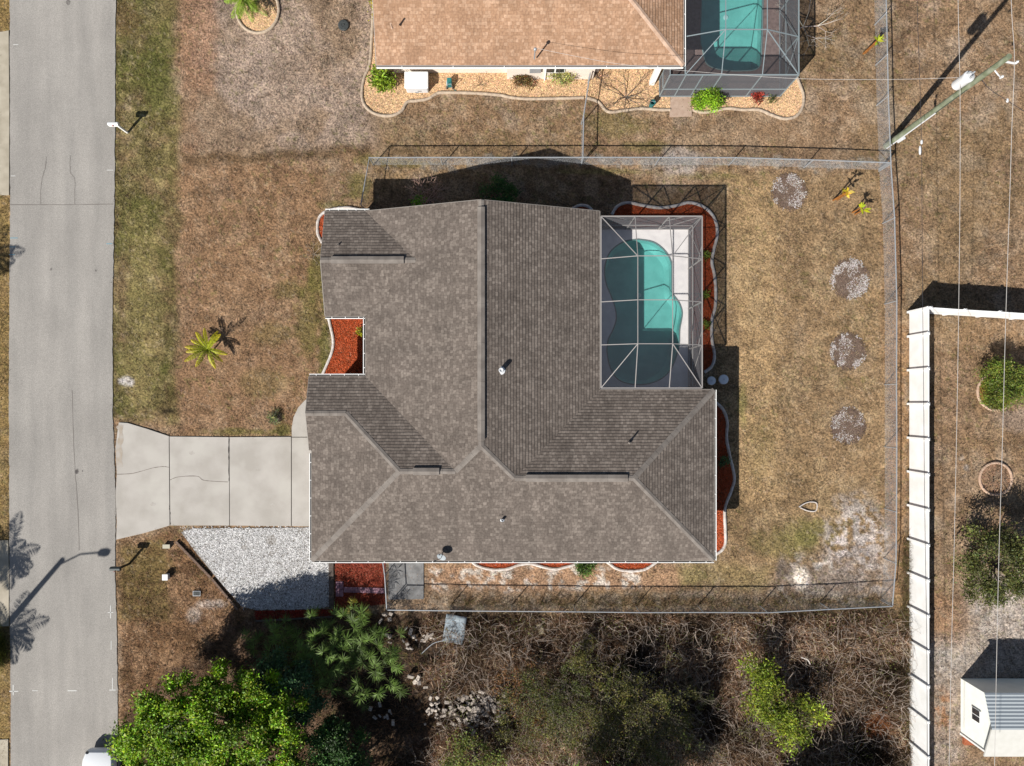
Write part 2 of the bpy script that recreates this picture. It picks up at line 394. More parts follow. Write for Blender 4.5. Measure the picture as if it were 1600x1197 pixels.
# --- ground colour: dead grass, sand, leaf litter, plus shade painted into the brush floor
def C(r, g, b): return np.array(sl(r, g, b)[:3])
def ground_color(u, v):
    x = u / PX; y = v / PX
    n1 = fbm(x, y, .35, 1); n2 = fbm(x, y, 1.1, 2); n3 = fbm(x, y, 3.1, 3, 3); n4 = fbm(x, y, .16, 5)
    c = np.empty(u.shape + (3,)); c[:] = C(152, 124, 94)
    def mixc(mask, colr): 
        nonlocal c
        m = np.clip(mask, 0, 1)[..., None]; c = c * (1 - m) + np.asarray(colr) * m
    def sm(a, b, t): t = np.clip((t - a) / (b - a), 0, 1); return t * t * (3 - 2 * t)
    wob = (n1 - .5) * 60; wob2 = (n2 - .5) * 30
    def rect(u0, v0, u1, v1, e=12): 
        uu = u + wob * .5 + wob2 * .6; vv = v + wob * .4 - wob2 * .6
        return sm(u0 - e, u0 + e, uu) * (1 - sm(u1 - e, u1 + e, uu)) * sm(v0 - e, v0 + e, vv) * (1 - sm(v1 - e, v1 + e, vv))
    def blob(cu, cv, ru, rv=None, e=.5, w=1):
        rv = rv or ru
        d = np.hypot((u - cu) / ru, (v - cv) / rv) + (n2 - .5) * .9 * w + (n3 - .5) * .6 * w
        return 1 - sm(1 - e, 1 + e * .4, d)
    # general variation
    mixc(sm(.42, .7, n1) * .6, C(132, 106, 80)); mixc(sm(.48, .7, n2) * .55, C(176, 152, 124)); mixc(sm(.55, .75, fbm(x, y, .8, 31)) * .4, C(182, 165, 145)); mixc(sm(.55, .75, n4) * .4, C(140, 118, 80))
    # north lawn paler and dusty
    mixc(rect(290, -200, 600, 236, 16) * .75, C(152, 130, 108)); mixc(rect(300, -200, 585, 232, 20) * sm(.40, .56, n1) * .85, C(174, 153, 136)); mixc(blob(440, 130, 90, 75) * .5, C(178, 158, 142))
    mixc(rect(285, -30, 338, 240, 12) * .6 * sm(.3, .5, n1), C(162, 118, 84))
    # front lawn reddish brown
    mixc(rect(275, 250, 505, 690, 14) * .7, C(150, 116, 84)); mixc(rect(275, 250, 505, 690, 14) * sm(.5, .72, n2) * .4, C(170, 140, 108))
    mixc(rect(285, 236, 580, 252, 6) * .75, C(100, 78, 52)); mixc(rect(260, 235, 275, 660, 8) * .5, C(112, 84, 54))
    # green verge
    vg = rect(160, -400, 276, 660, 9)
    mixc(vg * (.45 + .45 * sm(.35, .6, n2)), C(112, 104, 58)); mixc(vg * sm(.5, .75, n1) * .8, C(88, 92, 40)); mixc(vg * sm(.55, .7, n3) * .5, C(165, 150, 100))
    mixc(rect(200, 330, 245, 640, 12) * .55, C(150, 138, 84)); mixc(rect(232, -20, 275, 170, 12) * .45, C(104, 104, 52)); mixc(rect(238, 90, 262, 175, 12) * .4, C(92, 98, 46))
    mixc(blob(195, 25, 25, 30) * .5, C(120, 92, 62)); mixc(blob(255, 625, 20, 22) * .4, C(78, 72, 36)); mixc(blob(265, 643, 12, 5) * .8, C(30, 26, 20))
    mixc(blob(197, 596, 11, 9), C(205, 200, 195))
    mixc(rect(182, -400, 186, 660, 2) * .5, C(90, 72, 48))
    # green near house front
    for b in ((500, 430, 18, 45, .7), (480, 500, 22, 60, .6), (508, 560, 12, 70, .8), (450, 455, 28, 18, .45), (430, 520, 40, 20, .35), (420, 600, 45, 25, .3), (380, 675, 70, 7, .7), (440, 672, 20, 10, .8), (430, 652, 12, 14, .7), (520, 320, 20, 8, .6), (560, 290, 20, 25, .6), (640, 256, 60, 7, .5), (580, 250, 25, 10, .5)):
        mixc(blob(*b[:4]) * b[4] * .9, C(104, 106, 44))
    mixc(blob(430, 652, 9, 10), C(120, 105, 100))
    # rear yard
    mixc(rect(1118, 268, 1396, 900, 14) * .6, C(156, 130, 92)); mixc(rect(1150, 280, 1215, 780, 12) * .65, C(182, 152, 108)); mixc(rect(1390, 250, 1405, 960, 5) * .6, C(146, 108, 76))
    mixc(rect(1118, 268, 1396, 900, 14) * sm(.5, .75, n2) * .35, C(185, 160, 118))
    mixc(rect(1374, 275, 1390, 600, 4) * .4, C(165, 130, 92)); mixc(rect(1376, 260, 1400, 940, 3) * .25 * sm(.4, .6, n3), C(120, 84, 58))
    for b in ((1250, 830, 40, 30, .45), (1190, 700, 25, 50, .2), (1230, 850, 60, 25, .5), (1160, 630, 10, 30, .8), (1270, 830, 40, 20, .5), (1010, 228, 40, 10, .5), (1050, 900, 70, 14, .5), (960, 195, 60, 20, .4), (1100, 275, 60, 6, .4), (940, 268, 80, 5, .6)):
        mixc(blob(*b[:4]) * b[4] * .8, C(122, 122, 62))
    mixc(blob(1065, 250, 34, 26) * .9 * (.4 + n3), C(182, 172, 164)); mixc(blob(1335, 850, 55, 75) * sm(.32, .55, n3), C(204, 194, 188)); mixc(rect(1215, 872, 1392, 948, 10) * sm(.42, .58, n3) * .7, C(196, 186, 178)); mixc(blob(1330, 890, 75, 45) * sm(.3, .6, n2) * .7, C(140, 122, 108))
    mixc(blob(1335, 790, 40, 26) * sm(.45, .6, n3) * .8, C(170, 160, 150)); mixc(blob(1290, 910, 80, 28) * .6, C(150, 135, 122))
    mixc(blob(1252, 902, 12, 20, .3), C(250, 236, 220)); mixc(blob(1225, 890, 14, 16) * .7, C(110, 98, 88))
    mixc(blob(1290, 885, 20, 10) * sm(.4, .6, n3), C(215, 208, 200))
    # south strip
    mixc(rect(664, 880, 1060, 920, 8) * .8, C(186, 148, 116)); mixc(rect(664, 885, 1000, 918, 5) * sm(.5, .62, n3), C(216, 205, 192)); mixc(rect(700, 935, 1390, 958, 4) * .5, C(118, 98, 74))
    mixc(rect(664, 925, 1390, 950, 5) * sm(.42, .6, n3) * .5, C(165, 155, 140)); mixc(rect(1060, 880, 1200, 918, 10) * .5, C(150, 135, 85))
    # soil by fences
    mixc(rect(590, 246, 1390, 262, 3) * sm(.45, .6, n3) * .8, C(150, 142, 130)); mixc(rect(1384, -20, 1396, 260, 3) * .4, C(160, 150, 135))
    # yard between fences and beyond
    mixc(rect(1424, 500, 1700, 720, 20) * .4, C(140, 112, 78)); mixc(sm(1410, 1430, u) * sm(.5, .7, n1) * .35, C(172, 142, 114))
    mixc(rect(1446, 930, 1520, 1010, 16) * .5, C(172, 132, 98)); mixc(rect(1520, 900, 1720, 1010, 26) * (.35 + n3), C(188, 178, 168)); mixc(rect(1448, 1000, 1720, 1060, 22) * (.4 + n3), C(182, 172, 162))
    mixc(rect(1448, 1050, 1510, 1200, 14) * (.2 + n3), C(176, 162, 150)); mixc(blob(1470, 1110, 18, 40) * sm(.4, .6, n3) * .8, C(172, 118, 70)); mixc(blob(1590, 655, 50, 20) * .4, C(170, 155, 145))
    mixc(rect(1424, 480, 1434, 1000, 4) * .7, C(150, 118, 74))
    mixc(blob(1505, 730, 12, 20) * sm(.4, .6, n3), C(185, 175, 165))
    mixc(rect(1400, 500, 1419, 1000, 3) * .6, C(158, 122, 82))
    # south-west corner
    sw = rect(184, 838, 380, 1120, 8)
    mixc(sw * .8, C(132, 98, 66)); mixc(sw * sm(.5, .68, n2) * .7, C(172, 138, 104)); mixc(rect(184, 848, 262, 965, 10) * .75, C(118, 104, 58)); mixc(sw * sm(.55, .72, n3) * .5, C(92, 66, 44))
    mixc(blob(330, 945, 22, 7) * .9 * (n3 + .3), C(214, 206, 198)); mixc(blob(302, 962, 12, 12) * .8 * (n3 + .3), C(205, 195, 185)); mixc(blob(350, 970, 50, 60) * sm(.4, .6, n3) * .4, C(170, 135, 110))
    # brush floor
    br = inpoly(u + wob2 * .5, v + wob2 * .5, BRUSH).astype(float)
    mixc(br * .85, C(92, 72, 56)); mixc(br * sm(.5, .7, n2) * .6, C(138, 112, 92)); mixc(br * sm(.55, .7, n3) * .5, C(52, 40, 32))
    mixc(blob(640, 1060, 150, 100) * br * .75, C(46, 38, 32)); mixc(blob(965, 1085, 190, 85) * br * .85, C(42, 34, 28))  # leaf litter taken near black, painting in the deep shade among the scrub
    mixc(blob(1400, 1010, 30, 90) * .5, C(165, 140, 100))
    # verge west of road
    mixc((u < 15) * (.4 + .5 * n2), C(140, 118, 58))
    sp_ = fbm(x, y, 7, 41, 2); mixc(sm(.66, .8, sp_) * sm(.4, .6, n1) * .55, C(112, 112, 56)); mixc(sm(.70, .82, fbm(x, y, 9, 43, 2)) * .3, C(190, 172, 148)); mixc(sm(.68, .8, fbm(x, y, 8, 47, 2)) * .6, C(86, 66, 46))
    n5 = fbm(x + n3 * .25, y - n3 * .2, 5.5, 21, 3); n6 = fbm(x + n2 * .6, y + n3 * .5, 1.9, 23, 4)
    c = c * (1 + 0.70 * (n6 - .5) + .55 * (n5 - .5))[..., None]
    g = c.mean(-1, keepdims=True); return (c * .9 + g * .10) * np.array([1.16, 1.16, 1.18])

# ------------------------------------------------------------------ ground sheet
def axis(a, b, step, far):
    core = list(np.arange(a, b, step)); lo = [a - far * (i / 8) ** 2 for i in range(8, 0, -1)]; hi = [b + far * (i / 8) ** 2 for i in range(0, 9)]
    return np.array(lo + core + hi)
us = axis(-60, 1660, 3.2, 9000); vs = axis(-60, 1260, 3.2, 9000)
U, V = np.meshgrid(us, vs)
Z = (fbm(U / PX, V / PX, .5, 9) - .5) * .10 * (1 - np.clip((np.abs(U - 800) - 900) / 100, 0, 1))
flat = np.zeros(U.shape, bool)
def infl(poly, d):
    c = np.mean(poly, 0); return [(p[0] + (d if p[0] > c[0] else -d), p[1] + (d if p[1] > c[1] else -d)) for p in poly]
for pl in (ROAD, DRIVE, GRAVEL, DECK, DECK2, HOUSE): flat |= inpoly(U, V, infl(pl, 5))
Z[flat] = 0; Z -= .03
co = np.stack([(U - CU) / PX, -(V - CV) / PX, Z], -1).reshape(-1, 3)
ny, nx = U.shape
idx = np.arange(nx * ny).reshape(ny, nx)
F = np.stack([idx[:-1, :-1], idx[1:, :-1], idx[1:, 1:], idx[:-1, 1:]], -1).reshape(-1, 4)
cu_ = (U[:-1, :-1] + U[1:, 1:]).ravel() / 2; cv_ = (V[:-1, :-1] + V[1:, 1:]).ravel() / 2
keep = ~(inpoly(cu_, cv_, infl(DECK, -4)) | inpoly(cu_, cv_, infl(DECK2, -4)))
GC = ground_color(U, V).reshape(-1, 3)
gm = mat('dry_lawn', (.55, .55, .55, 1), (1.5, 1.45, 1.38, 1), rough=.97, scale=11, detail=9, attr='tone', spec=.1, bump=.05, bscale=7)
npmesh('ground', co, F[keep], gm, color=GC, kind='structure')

# blades of dry grass over the lawns
NB = 460000
bu = rng.uniform(-20, 1625, NB); bv = rng.uniform(-20, 1215, NB)
hard = np.zeros(NB, bool)
for pl in (ROAD, DRIVE, GRAVEL, DECK, DECK2, HOUSE, HOUSE2, [(0, 48), (16, 48), (16, 305), (0, 305)], [(-60, 848), (15, 844), (15, 985), (-60, 985)]): hard |= inpoly(bu, bv, pl)
hard |= (fbm(bu / PX, bv / PX, 1.6, 14) > .52) & (rng.random(NB) < .75)
bu, bv = bu[~hard], bv[~hard]; n = len(bu)
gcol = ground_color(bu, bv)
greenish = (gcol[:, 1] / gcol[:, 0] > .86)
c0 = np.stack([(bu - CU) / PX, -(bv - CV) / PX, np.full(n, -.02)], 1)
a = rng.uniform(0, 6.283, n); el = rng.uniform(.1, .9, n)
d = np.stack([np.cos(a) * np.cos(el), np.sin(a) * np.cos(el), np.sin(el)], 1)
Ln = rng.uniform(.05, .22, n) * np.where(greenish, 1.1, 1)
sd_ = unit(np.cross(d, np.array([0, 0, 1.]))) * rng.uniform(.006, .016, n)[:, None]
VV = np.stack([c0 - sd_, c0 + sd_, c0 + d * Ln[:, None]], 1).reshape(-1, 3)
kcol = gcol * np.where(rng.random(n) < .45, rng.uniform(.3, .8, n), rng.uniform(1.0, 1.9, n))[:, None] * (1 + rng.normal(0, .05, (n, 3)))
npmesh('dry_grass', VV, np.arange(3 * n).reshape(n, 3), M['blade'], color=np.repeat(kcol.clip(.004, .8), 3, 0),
       label='dry yellow brown grass blades over the lawns and road verge', cat='grass', kind='stuff')

# ------------------------------------------------------------------ road, drive, paths
def edge_noise(path, amp, step=7):
    out = []
    for (a, b), (c_, d_) in zip(path, path[1:]):
        k = max(1, int(math.hypot(c_ - a, d_ - b) / step)) if abs(b) < 1500 and abs(d_) < 1500 else 1
        for i in range(k):
            t = i / k; out.append((a + (c_ - a) * t + random.uniform(-amp, amp), b + (d_ - b) * t + random.uniform(-amp, amp) * .3))
    out.append(path[-1]); return out
def asphalt():
    m = bpy.data.materials.new('worn_asphalt'); m.use_nodes = True; t = m.node_tree; L = t.links; B = t.nodes['Principled BSDF']
    B.inputs['Roughness'].default_value = .95; B.inputs['Specular IOR Level'].default_value = .15
    ge = node(t, 'ShaderNodeNewGeometry'); mp = node(t, 'ShaderNodeMapping'); mp.inputs['Scale'].default_value = (1, .12, 1); L.new(ge.outputs['Position'], mp.inputs[0])
    n1 = node(t, 'ShaderNodeTexNoise'); n1.inputs['Scale'].default_value = 1.3; n1.inputs['Detail'].default_value = 5; L.new(mp.outputs[0], n1.inputs['Vector'])
    r1 = node(t, 'ShaderNodeValToRGB'); r1.color_ramp.elements[0].position = .3; r1.color_ramp.elements[1].position = .7
    r1.color_ramp.elements[0].color = sl(174, 170, 164); r1.color_ramp.elements[1].color = sl(192, 187, 180); L.new(n1.outputs['Fac'], r1.inputs[0])
    n2 = node(t, 'ShaderNodeTexNoise'); n2.inputs['Scale'].default_value = 26; n2.inputs['Detail'].default_value = 6; L.new(ge.outputs['Position'], n2.inputs['Vector'])
    r2 = node(t, 'ShaderNodeMapRange'); r2.inputs[1].default_value = .3; r2.inputs[2].default_value = .7; r2.inputs[3].default_value = .76; r2.inputs[4].default_value = 1.2; L.new(n2.outputs['Fac'], r2.inputs[0])
    n3 = node(t, 'ShaderNodeTexNoise'); n3.inputs['Scale'].default_value = .35; n3.inputs['Detail'].default_value = 4; L.new(ge.outputs['Position'], n3.inputs['Vector'])
    r3 = node(t, 'ShaderNodeMapRange'); r3.inputs[1].default_value = .35; r3.inputs[2].default_value = .65; r3.inputs[3].default_value = .93; r3.inputs[4].default_value = 1.06; L.new(n3.outputs['Fac'], r3.inputs[0])
    o = r1.outputs[0]
    for r in (r2, r3):
        mx = node(t, 'ShaderNodeMix', data_type='RGBA', blend_type='MULTIPLY'); mx.inputs[0].default_value = 1
        L.new(o, mx.inputs[6]); L.new(r.outputs[0], mx.inputs[7]); o = mx.outputs[2]
    L.new(o, B.inputs['Base Color'])
    bp = node(t, 'ShaderNodeBump'); bp.inputs['Distance'].default_value = .01; bp.inputs['Strength'].default_value = .5; L.new(n2.outputs['Fac'], bp.inputs['Height']); L.new(bp.outputs[0], B.inputs['Normal'])
    return m
def W2(path): return [P(*p)[:2] for p in path]
rd = MB().prism(W2(edge_noise(ROAD_R, .6) + edge_noise(ROAD_L, .5)[::-1]), -.15, .012).build('road', asphalt(), kind='structure')
def ribbon(path, w_, z, jitter=.4, k=5):
    pts = smooth_path(path, k); mb = MB(); vs = []
    for i, p in enumerate(pts):
        q = pts[min(i + 1, len(pts) - 1)]; o = pts[max(i - 1, 0)]
        dx, dy = q[0] - o[0], q[1] - o[1]; l = math.hypot(dx, dy) or 1
        ww = w_ * random.uniform(1 - jitter, 1 + jitter) / 2 * PX; jx = random.uniform(-.3, .3)
        vs += [P(p[0] - dy / l * ww + jx, p[1] + dx / l * ww, z), P(p[0] + dy / l * ww + jx, p[1] - dx / l * ww, z)]
    mb.add(vs, [(2 * i, 2 * i + 1, 2 * i + 3, 2 * i + 2) for i in range(len(pts) - 1)]); return mb
for pth, w_ in (([(73, 245), (71, 262), (66, 280), (64, 300), (64, 319)], .03), ([(110, 243), (110, 268), (117, 280), (117, 300), (117, 319)], .03),
                ([(16, 320), (60, 320), (110, 320), (177, 319)], .035), ([(113, 610), (115, 680), (118, 740), (121, 780), (124, 860)], .035)):
    ribbon(pth, w_, .017).build('crack', mat('crack_faint', sl(140, 134, 128)), rd)
wm = mat('faded_paint', (.5, .5, .48, 1)); bm_ = mat('faded_blue_paint', sl(140, 185, 200))
for (x, y, w_, h_, b) in ((22, 1080, 14, 1.5, 0), (21, 1078, 1.5, 16, 0), (55, 1079, 9, 1, 0), (113, 1079, 14, 1.6, 0), (176, 1078, 10, 1.4, 0), (176, 1068, 1.2, 18, 0), (173, 956, 1.2, 20, 0), (173, 957, 9, 1.2, 0), (174, 1008, 1, 14, 0),
                       (22, 372, 12, 1.3, 1), (20, 386, 9, 1.3, 1), (19, 398, 9, 1.3, 1), (171, 381, 9, 1.3, 1), (172, 266, 10, 1, 0), (21, 275, 7, 1, 0), (25, 70, 8, 1, 0)):
    MB().add([P(x - w_ / 2, y - h_ / 2, .018), P(x + w_ / 2, y - h_ / 2, .018), P(x + w_ / 2, y + h_ / 2, .018), P(x - w_ / 2, y + h_ / 2, .018)], [(3, 2, 1, 0)]).build('paint_mark', bm_ if b else wm, rd)
st = mat('oil_stain', sl(95, 90, 88), sl(150, 145, 140), scale=7)
for (x, y, r) in ((120, 737, 3.4), (107, 4, 3.2), (80, 421, 1.8), (129, 736, 1), (150, 423, 1.4), (62, 960, 1.2)):
    MB().add([P(x + r * math.cos(t) * random.uniform(.7, 1.2), y + r * 1.3 * math.sin(t) * random.uniform(.7, 1.2), .019) for t in np.linspace(0, 6.1, 12)], [tuple(range(11, -1, -1))]).build('stain', st, rd)

# driveway: slabs with joints
drv = thing('driveway', None, None, P(360, 750)); tag(drv, kind='structure')
slabs = [[(186, 660), (200, 661), (230, 670), (264.3, 681.5), (264.6, 731), (265.5, 821), (225, 833), (182, 843), (183, 815), (181, 775), (183, 740), (181, 700), (184, 675)],
         [(265.3, 682), (357.6, 683), (358.4, 752), (358.6, 821), (266.6, 821), (265.8, 735)], [(358.8, 683), (455, 682.5), (455, 822), (359.6, 821)],
         [(456.2, 682.5), (456, 668), (459, 652), (466, 637), (476, 626), (486, 620), (530, 618), (530, 682.5)], [(456.2, 683.5), (530, 683.5), (530, 823), (456.2, 822)]]
for i, sb in enumerate(slabs): MB().prism(W2(sb), -.1, .035).build('slab', M['concrete'], drv, bevel=.008)
for pth in ([(183, 741), (205, 740), (222, 736), (240, 731), (255, 729), (264, 730)], [(266, 750), (280, 745), (308, 744), (318, 750), (335, 752), (357, 753)]):
    ribbon(pth, .028, .039).build('crack', mat('crack_mid', sl(130, 120, 112)), drv)
ribbon([(358.2, 684), (358.3, 705), (358, 730), (358.4, 752)], .055, .040, .7).build('joint_weeds', M['crack'], drv); ribbon([(265.2, 790), (266.4, 805), (266.2, 820)], .04, .040, .7).build('joint_weeds', M['crack'], drv)
ribbon([(187, 664), (190, 680), (187, 700), (188, 730)], .28, .038, .5).build('stain', mat('tan_stain', sl(192, 178, 160), sl(204, 196, 186), scale=3), drv)
MB().prism(W2([(184, 683), (457, 683), (457, 819), (184, 819)]), -.12, .004).build('joint_bed', mat('joint_soil', sl(95, 88, 80)), drv)
for k_, (x0, y0, x1, y1) in enumerate(((300, 700, 300, 716), (420, 790, 432, 788), (395, 735, 410, 733), (232, 790, 248, 786))):
    MB().add([P((x0 + x1) / 2 + 5 * math.cos(t) * random.uniform(.5, 1.2), (y0 + y1) / 2 + 3.5 * math.sin(t) * random.uniform(.5, 1.2), .0385) for t in np.linspace(0, 6.0, 14)], [tuple(range(13, -1, -1))]).build('stain', mat('drip_stain', sl(196, 190, 181), sl(212, 206, 198), scale=9), drv)
wl = thing('pavement', None, None, P(5, 180)); tag(wl, kind='structure')
MB().prism(W2([(-120, 52), (4, 50), (14, 48), (15, 180), (14.5, 305), (-120, 305)]), -.1, .03).build('slab', M['concrete_old'], wl)
MB().prism(W2([(-120, 848), (13, 844), (14.5, 900), (14, 978), (-120, 985)]), -.1, .03).build('slab', M['concrete_old'], wl)
MB().prism(W2([(-120, 1160), (13, 1155), (13, 1300), (-120, 1300)]), -.1, .03).build('slab', M['concrete_old'], wl)
MB().prism(W2([(608, 845), (662, 845), (662, 936), (607, 937)]), -.1, .03).build('path', M['pad'], kind='structure', bevel=.01)
MB().prism(W2([(1048, 148), (1080, 148), (1081, 182), (1046, 183)]), -.1, .03).build('path', mat('pad_pink', sl(214, 188, 168), sl(200, 172, 152), scale=4), kind='structure', bevel=.01)

# ------------------------------------------------------------------ stones / mulch scatter
def scatter_poly(poly, n):
    xs = [p[0] for p in poly]; ys = [p[1] for p in poly]; U_ = np.empty(0); V_ = np.empty(0)
    while len(U_) < n:
        a = rng.uniform(min(xs), max(xs), n * 2); b = rng.uniform(min(ys), max(ys), n * 2); k = inpoly(a, b, poly)
        U_ = np.concatenate([U_, a[k]]); V_ = np.concatenate([V_, b[k]])
    return U_[:n], V_[:n]
def stones_geo(u, v, z, s):
    n = len(u); c = np.stack([(u - CU) / PX, -(v - CV) / PX, np.broadcast_to(z, (n,))], 1)
    base = np.array([[1, 0, 0], [0, 1, 0], [-1, 0, 0], [0, -1, 0], [0, 0, 1.]]); ang = rng.uniform(0, 6.28, n)
    sc = np.stack([s * rng.uniform(.6, 1.3, n), s * rng.uniform(.6, 1.3, n), s * rng.uniform(.4, .9, n)], 1)
    v_ = base[None] * sc[:, None]; x = v_[..., 0] * np.cos(ang)[:, None] - v_[..., 1] * np.sin(ang)[:, None]; y = v_[..., 0] * np.sin(ang)[:, None] + v_[..., 1] * np.cos(ang)[:, None]
    VV = np.stack([x, y, v_[..., 2]], -1) + c[:, None]
    VV[:, 4, :2] += rng.normal(0, .2, (n, 2)) * s[:, None]
    b = (np.arange(n) * 5)[:, None]
    F = np.concatenate([b + np.array([[i, (i + 1) % 4, 4]]) for i in range(4)], 0)
    return VV.reshape(-1, 3), F
gb = MB().prism(W2(GRAVEL), -.08, -.005).build('gravel_bed', mat('gravel_base', sl(112, 102, 92), sl(225, 223, 220), scale=9, detail=8, bump=.03, bscale=22), kind='structure')
u_, v_ = scatter_poly([(280, 822), (522, 820), (520, 956), (378, 953)], 26000)
kk = rng.random(len(u_)) < np.clip(.1 + inpoly(u_, v_, GRAVEL) * 1.0 - (fbm(u_ / PX, v_ / PX, 1.2, 4) > .62) * .5, 0.03, 1); u_, v_ = u_[kk], v_[kk]
kk = (np.hypot((u_ - 425) / 10, (v_ - 845) / 9) > fbm(u_ / PX, v_ / PX, 2, 3) * 1.8) & ((fbm(u_ / PX, v_ / PX, 3.5, 33) < .68) | (rng.random(len(u_)) < .3)) & ~inpoly(u_, v_, DRIVE) & ~(inpoly(u_, v_, HOUSE)); u_, v_ = u_[kk], v_[kk]
VV, F = stones_geo(u_, v_, 0.0, rng.uniform(.018, .045, len(u_)))
npmesh('gravel', VV, F, M['stone'], color=jit(C(228, 227, 226), len(u_), 5, .30, .01), kind='stuff', label='white gravel spread beside the driveway', cat='gravel')

def bed(name, label, cat, mulch, curb, colour, curb_mat, origin, n=1500, chip=(.03, .075), closed=False, stone=False, r=.085, extra=None):
    t = thing(name, label, cat, P(*origin))
    base = MB().prism(W2(mulch), -.06, .012)
    me = base
    u, v = scatter_poly(mulch, n)
    if stone: VV, F = stones_geo(u, v, .012, rng.uniform(chip[0], chip[1], n)); 
    else:
        c = np.stack([(u - CU) / PX, -(v - CV) / PX, rng.uniform(.015, .04, n)], 1); a = rng.uniform(0, 6.28, n)
        d = np.stack([np.cos(a), np.sin(a), rng.normal(0, .25, n)], 1); s = rng.uniform(*chip, n)[:, None]
        VV, F = sticks(c - d * s, c + d * s, .012, .008)
    per = 5 if stone else 6
    nb = len(base.v)
    cols = jit(colour, n, per, .32, .06)
    base.build('soil', mat(name + '_soil', tuple(x * .62 for x in colour[:3]) + (1,), tuple(x * .95 for x in colour[:3]) + (1,), scale=9, detail=7, bump=.03), t)
    npmesh('stones' if stone else 'mulch', VV, F, M['stone'], parent=t, color=cols)
    if curb:
        for cp in (curb if isinstance(curb[0], list) else [curb]):
            pp = smooth_path(cp, 7); MB().tube([P(a_, b_, .035 + random.uniform(-.004, .004)) for a_, b_ in pp], [r * random.uniform(.92, 1.08) for _ in pp], 8).build('curb', curb_mat, t)
    return t
RED = np.array(sl(222, 108, 64)); GOLD = np.array(sl(240, 200, 156))
cb = [(513, 494), (517, 512), (521, 532), (519, 550), (511, 570), (502, 590)]
bed('mulch_bed', 'red mulch bed with a white curb in the front courtyard notch of the house', 'flower bed', cb + [(604, 606), (604, 488)], cb, RED, M['curb'], (550, 540), 5000)
cb = [(504, 380), (497, 366), (497, 347), (503, 335), (518, 328), (540, 325), (560, 328), (580, 334)]
bed('mulch_bed', 'small curved red mulch bed at the north west corner of the grey roofed house', 'flower bed', cb + [(580, 385)], cb, RED, M['curb'], (520, 350), 1500)
cb = [(733, 868), (740, 880), (755, 887), (775, 890), (795, 888), (812, 882), (830, 881), (850, 886), (867, 889), (882, 886), (900, 880), (908, 866)]
bed('mulch_bed', 'longer red mulch bed with a wavy white curb under the south eave', 'flower bed', cb + [(908, 846), (733, 846)], cb, RED, M['curb'], (820, 870), 3000)
cb = [(936, 868), (950, 879), (965, 889), (985, 892), (1005, 890), (1020, 882), (1038, 868)]
bed('mulch_bed', 'shorter red mulch bed with one bulging white curb under the south eave', 'flower bed', cb + [(1038, 846), (936, 846)], cb, RED, M['curb'], (985, 870), 2000)
cb = [(1104, 620), (1118, 629), (1130, 641), (1136, 660), (1135, 685), (1140, 712), (1147, 745), (1143, 765), (1135, 785), (1132, 800), (1133, 830), (1133, 848), (1127, 860), (1108, 872)]
bed('mulch_bed', 'red mulch bed with a wavy white curb along the east wall of the house', 'flower bed', cb + [(1082, 872), (1082, 620)], cb, RED, M['curb'], (1110, 740), 5000)
cb = [(956, 336), (964, 323), (980, 317), (1002, 321), (1030, 325), (1055, 322), (1075, 317), (1096, 322), (1111, 334), (1119, 350), (1120, 370), (1115, 390), (1112, 410), (1116, 430), (1118, 455), (1117, 480), (1112, 500), (1112, 530), (1116, 555), (1112, 572), (1100, 582)]
bed('mulch_bed', 'red mulch bed with a white curb wrapping around the near pool cage', 'flower bed', cb + [(1080, 582), (1080, 355), (956, 355)], cb, RED, M['curb'], (1100, 340), 6500)
cb = [(888, 336), (895, 326), (908, 321), (920, 324), (928, 334)]
bed('mulch_bed', 'small shaded mulch bed in the shadow of the north gable', 'flower bed', cb + [(928, 362), (888, 362)], cb, RED, M['curb'], (908, 345), 500)
wb = bed('mulch_bed', 'red mulch bed crossed by mauve pavers beside the concrete pad', 'flower bed', [(524, 846), (602, 846), (602, 944), (560, 948), (524, 950)], None, np.array(sl(176, 84, 62)), M['curb'], (560, 900), 4000)
for i in range(9): MB().box(P(541 + i * 7.1, 921 + .2 * i, .05), (.245, .30, .05), random.uniform(-.03, .03)).build('paver', M['purple'], wb, bevel=.01)
for j in range(2):
    for i in range(2): MB().box(P(528 + j * 6, 914 + i * 12, .052), (.2, .4, .05)).build('paver', M['purple'], wb, bevel=.01)
MB().prism(W2([(514, 846), (521.5, 846), (522, 950), (514.5, 950)]), -.05, .09).build('edging_timber', M['timber'], origin=P(518, 900), label='grey timber edging between the white gravel and red mulch', cat='edging', bevel=.01)
bed('mulch_strip', 'narrow dark red mulch strip south of the white gravel', 'flower bed', [(398, 955), (520, 952), (520, 962), (400, 968)], None, np.array(sl(180, 70, 56)), M['curb'], (460, 960), 1000)
MB().beam(P(400, 970, .05), P(521, 963, .05), .09).build('edging_timber', M['timber'], origin=P(460, 966), label='long grey timber along the south side of the mulch strip', cat='edging')
MB().beam(P(276, 846, .05), P(330, 902, .05), .12).beam(P(332, 904, .05), P(372, 952, .05), .11).build('edging_timber', mat('rotten_timber', sl(110, 88, 76), sl(150, 125, 108), scale=9), origin=P(320, 895), label='rotting brown timber along the slanted west side of the gravel', cat='edging')

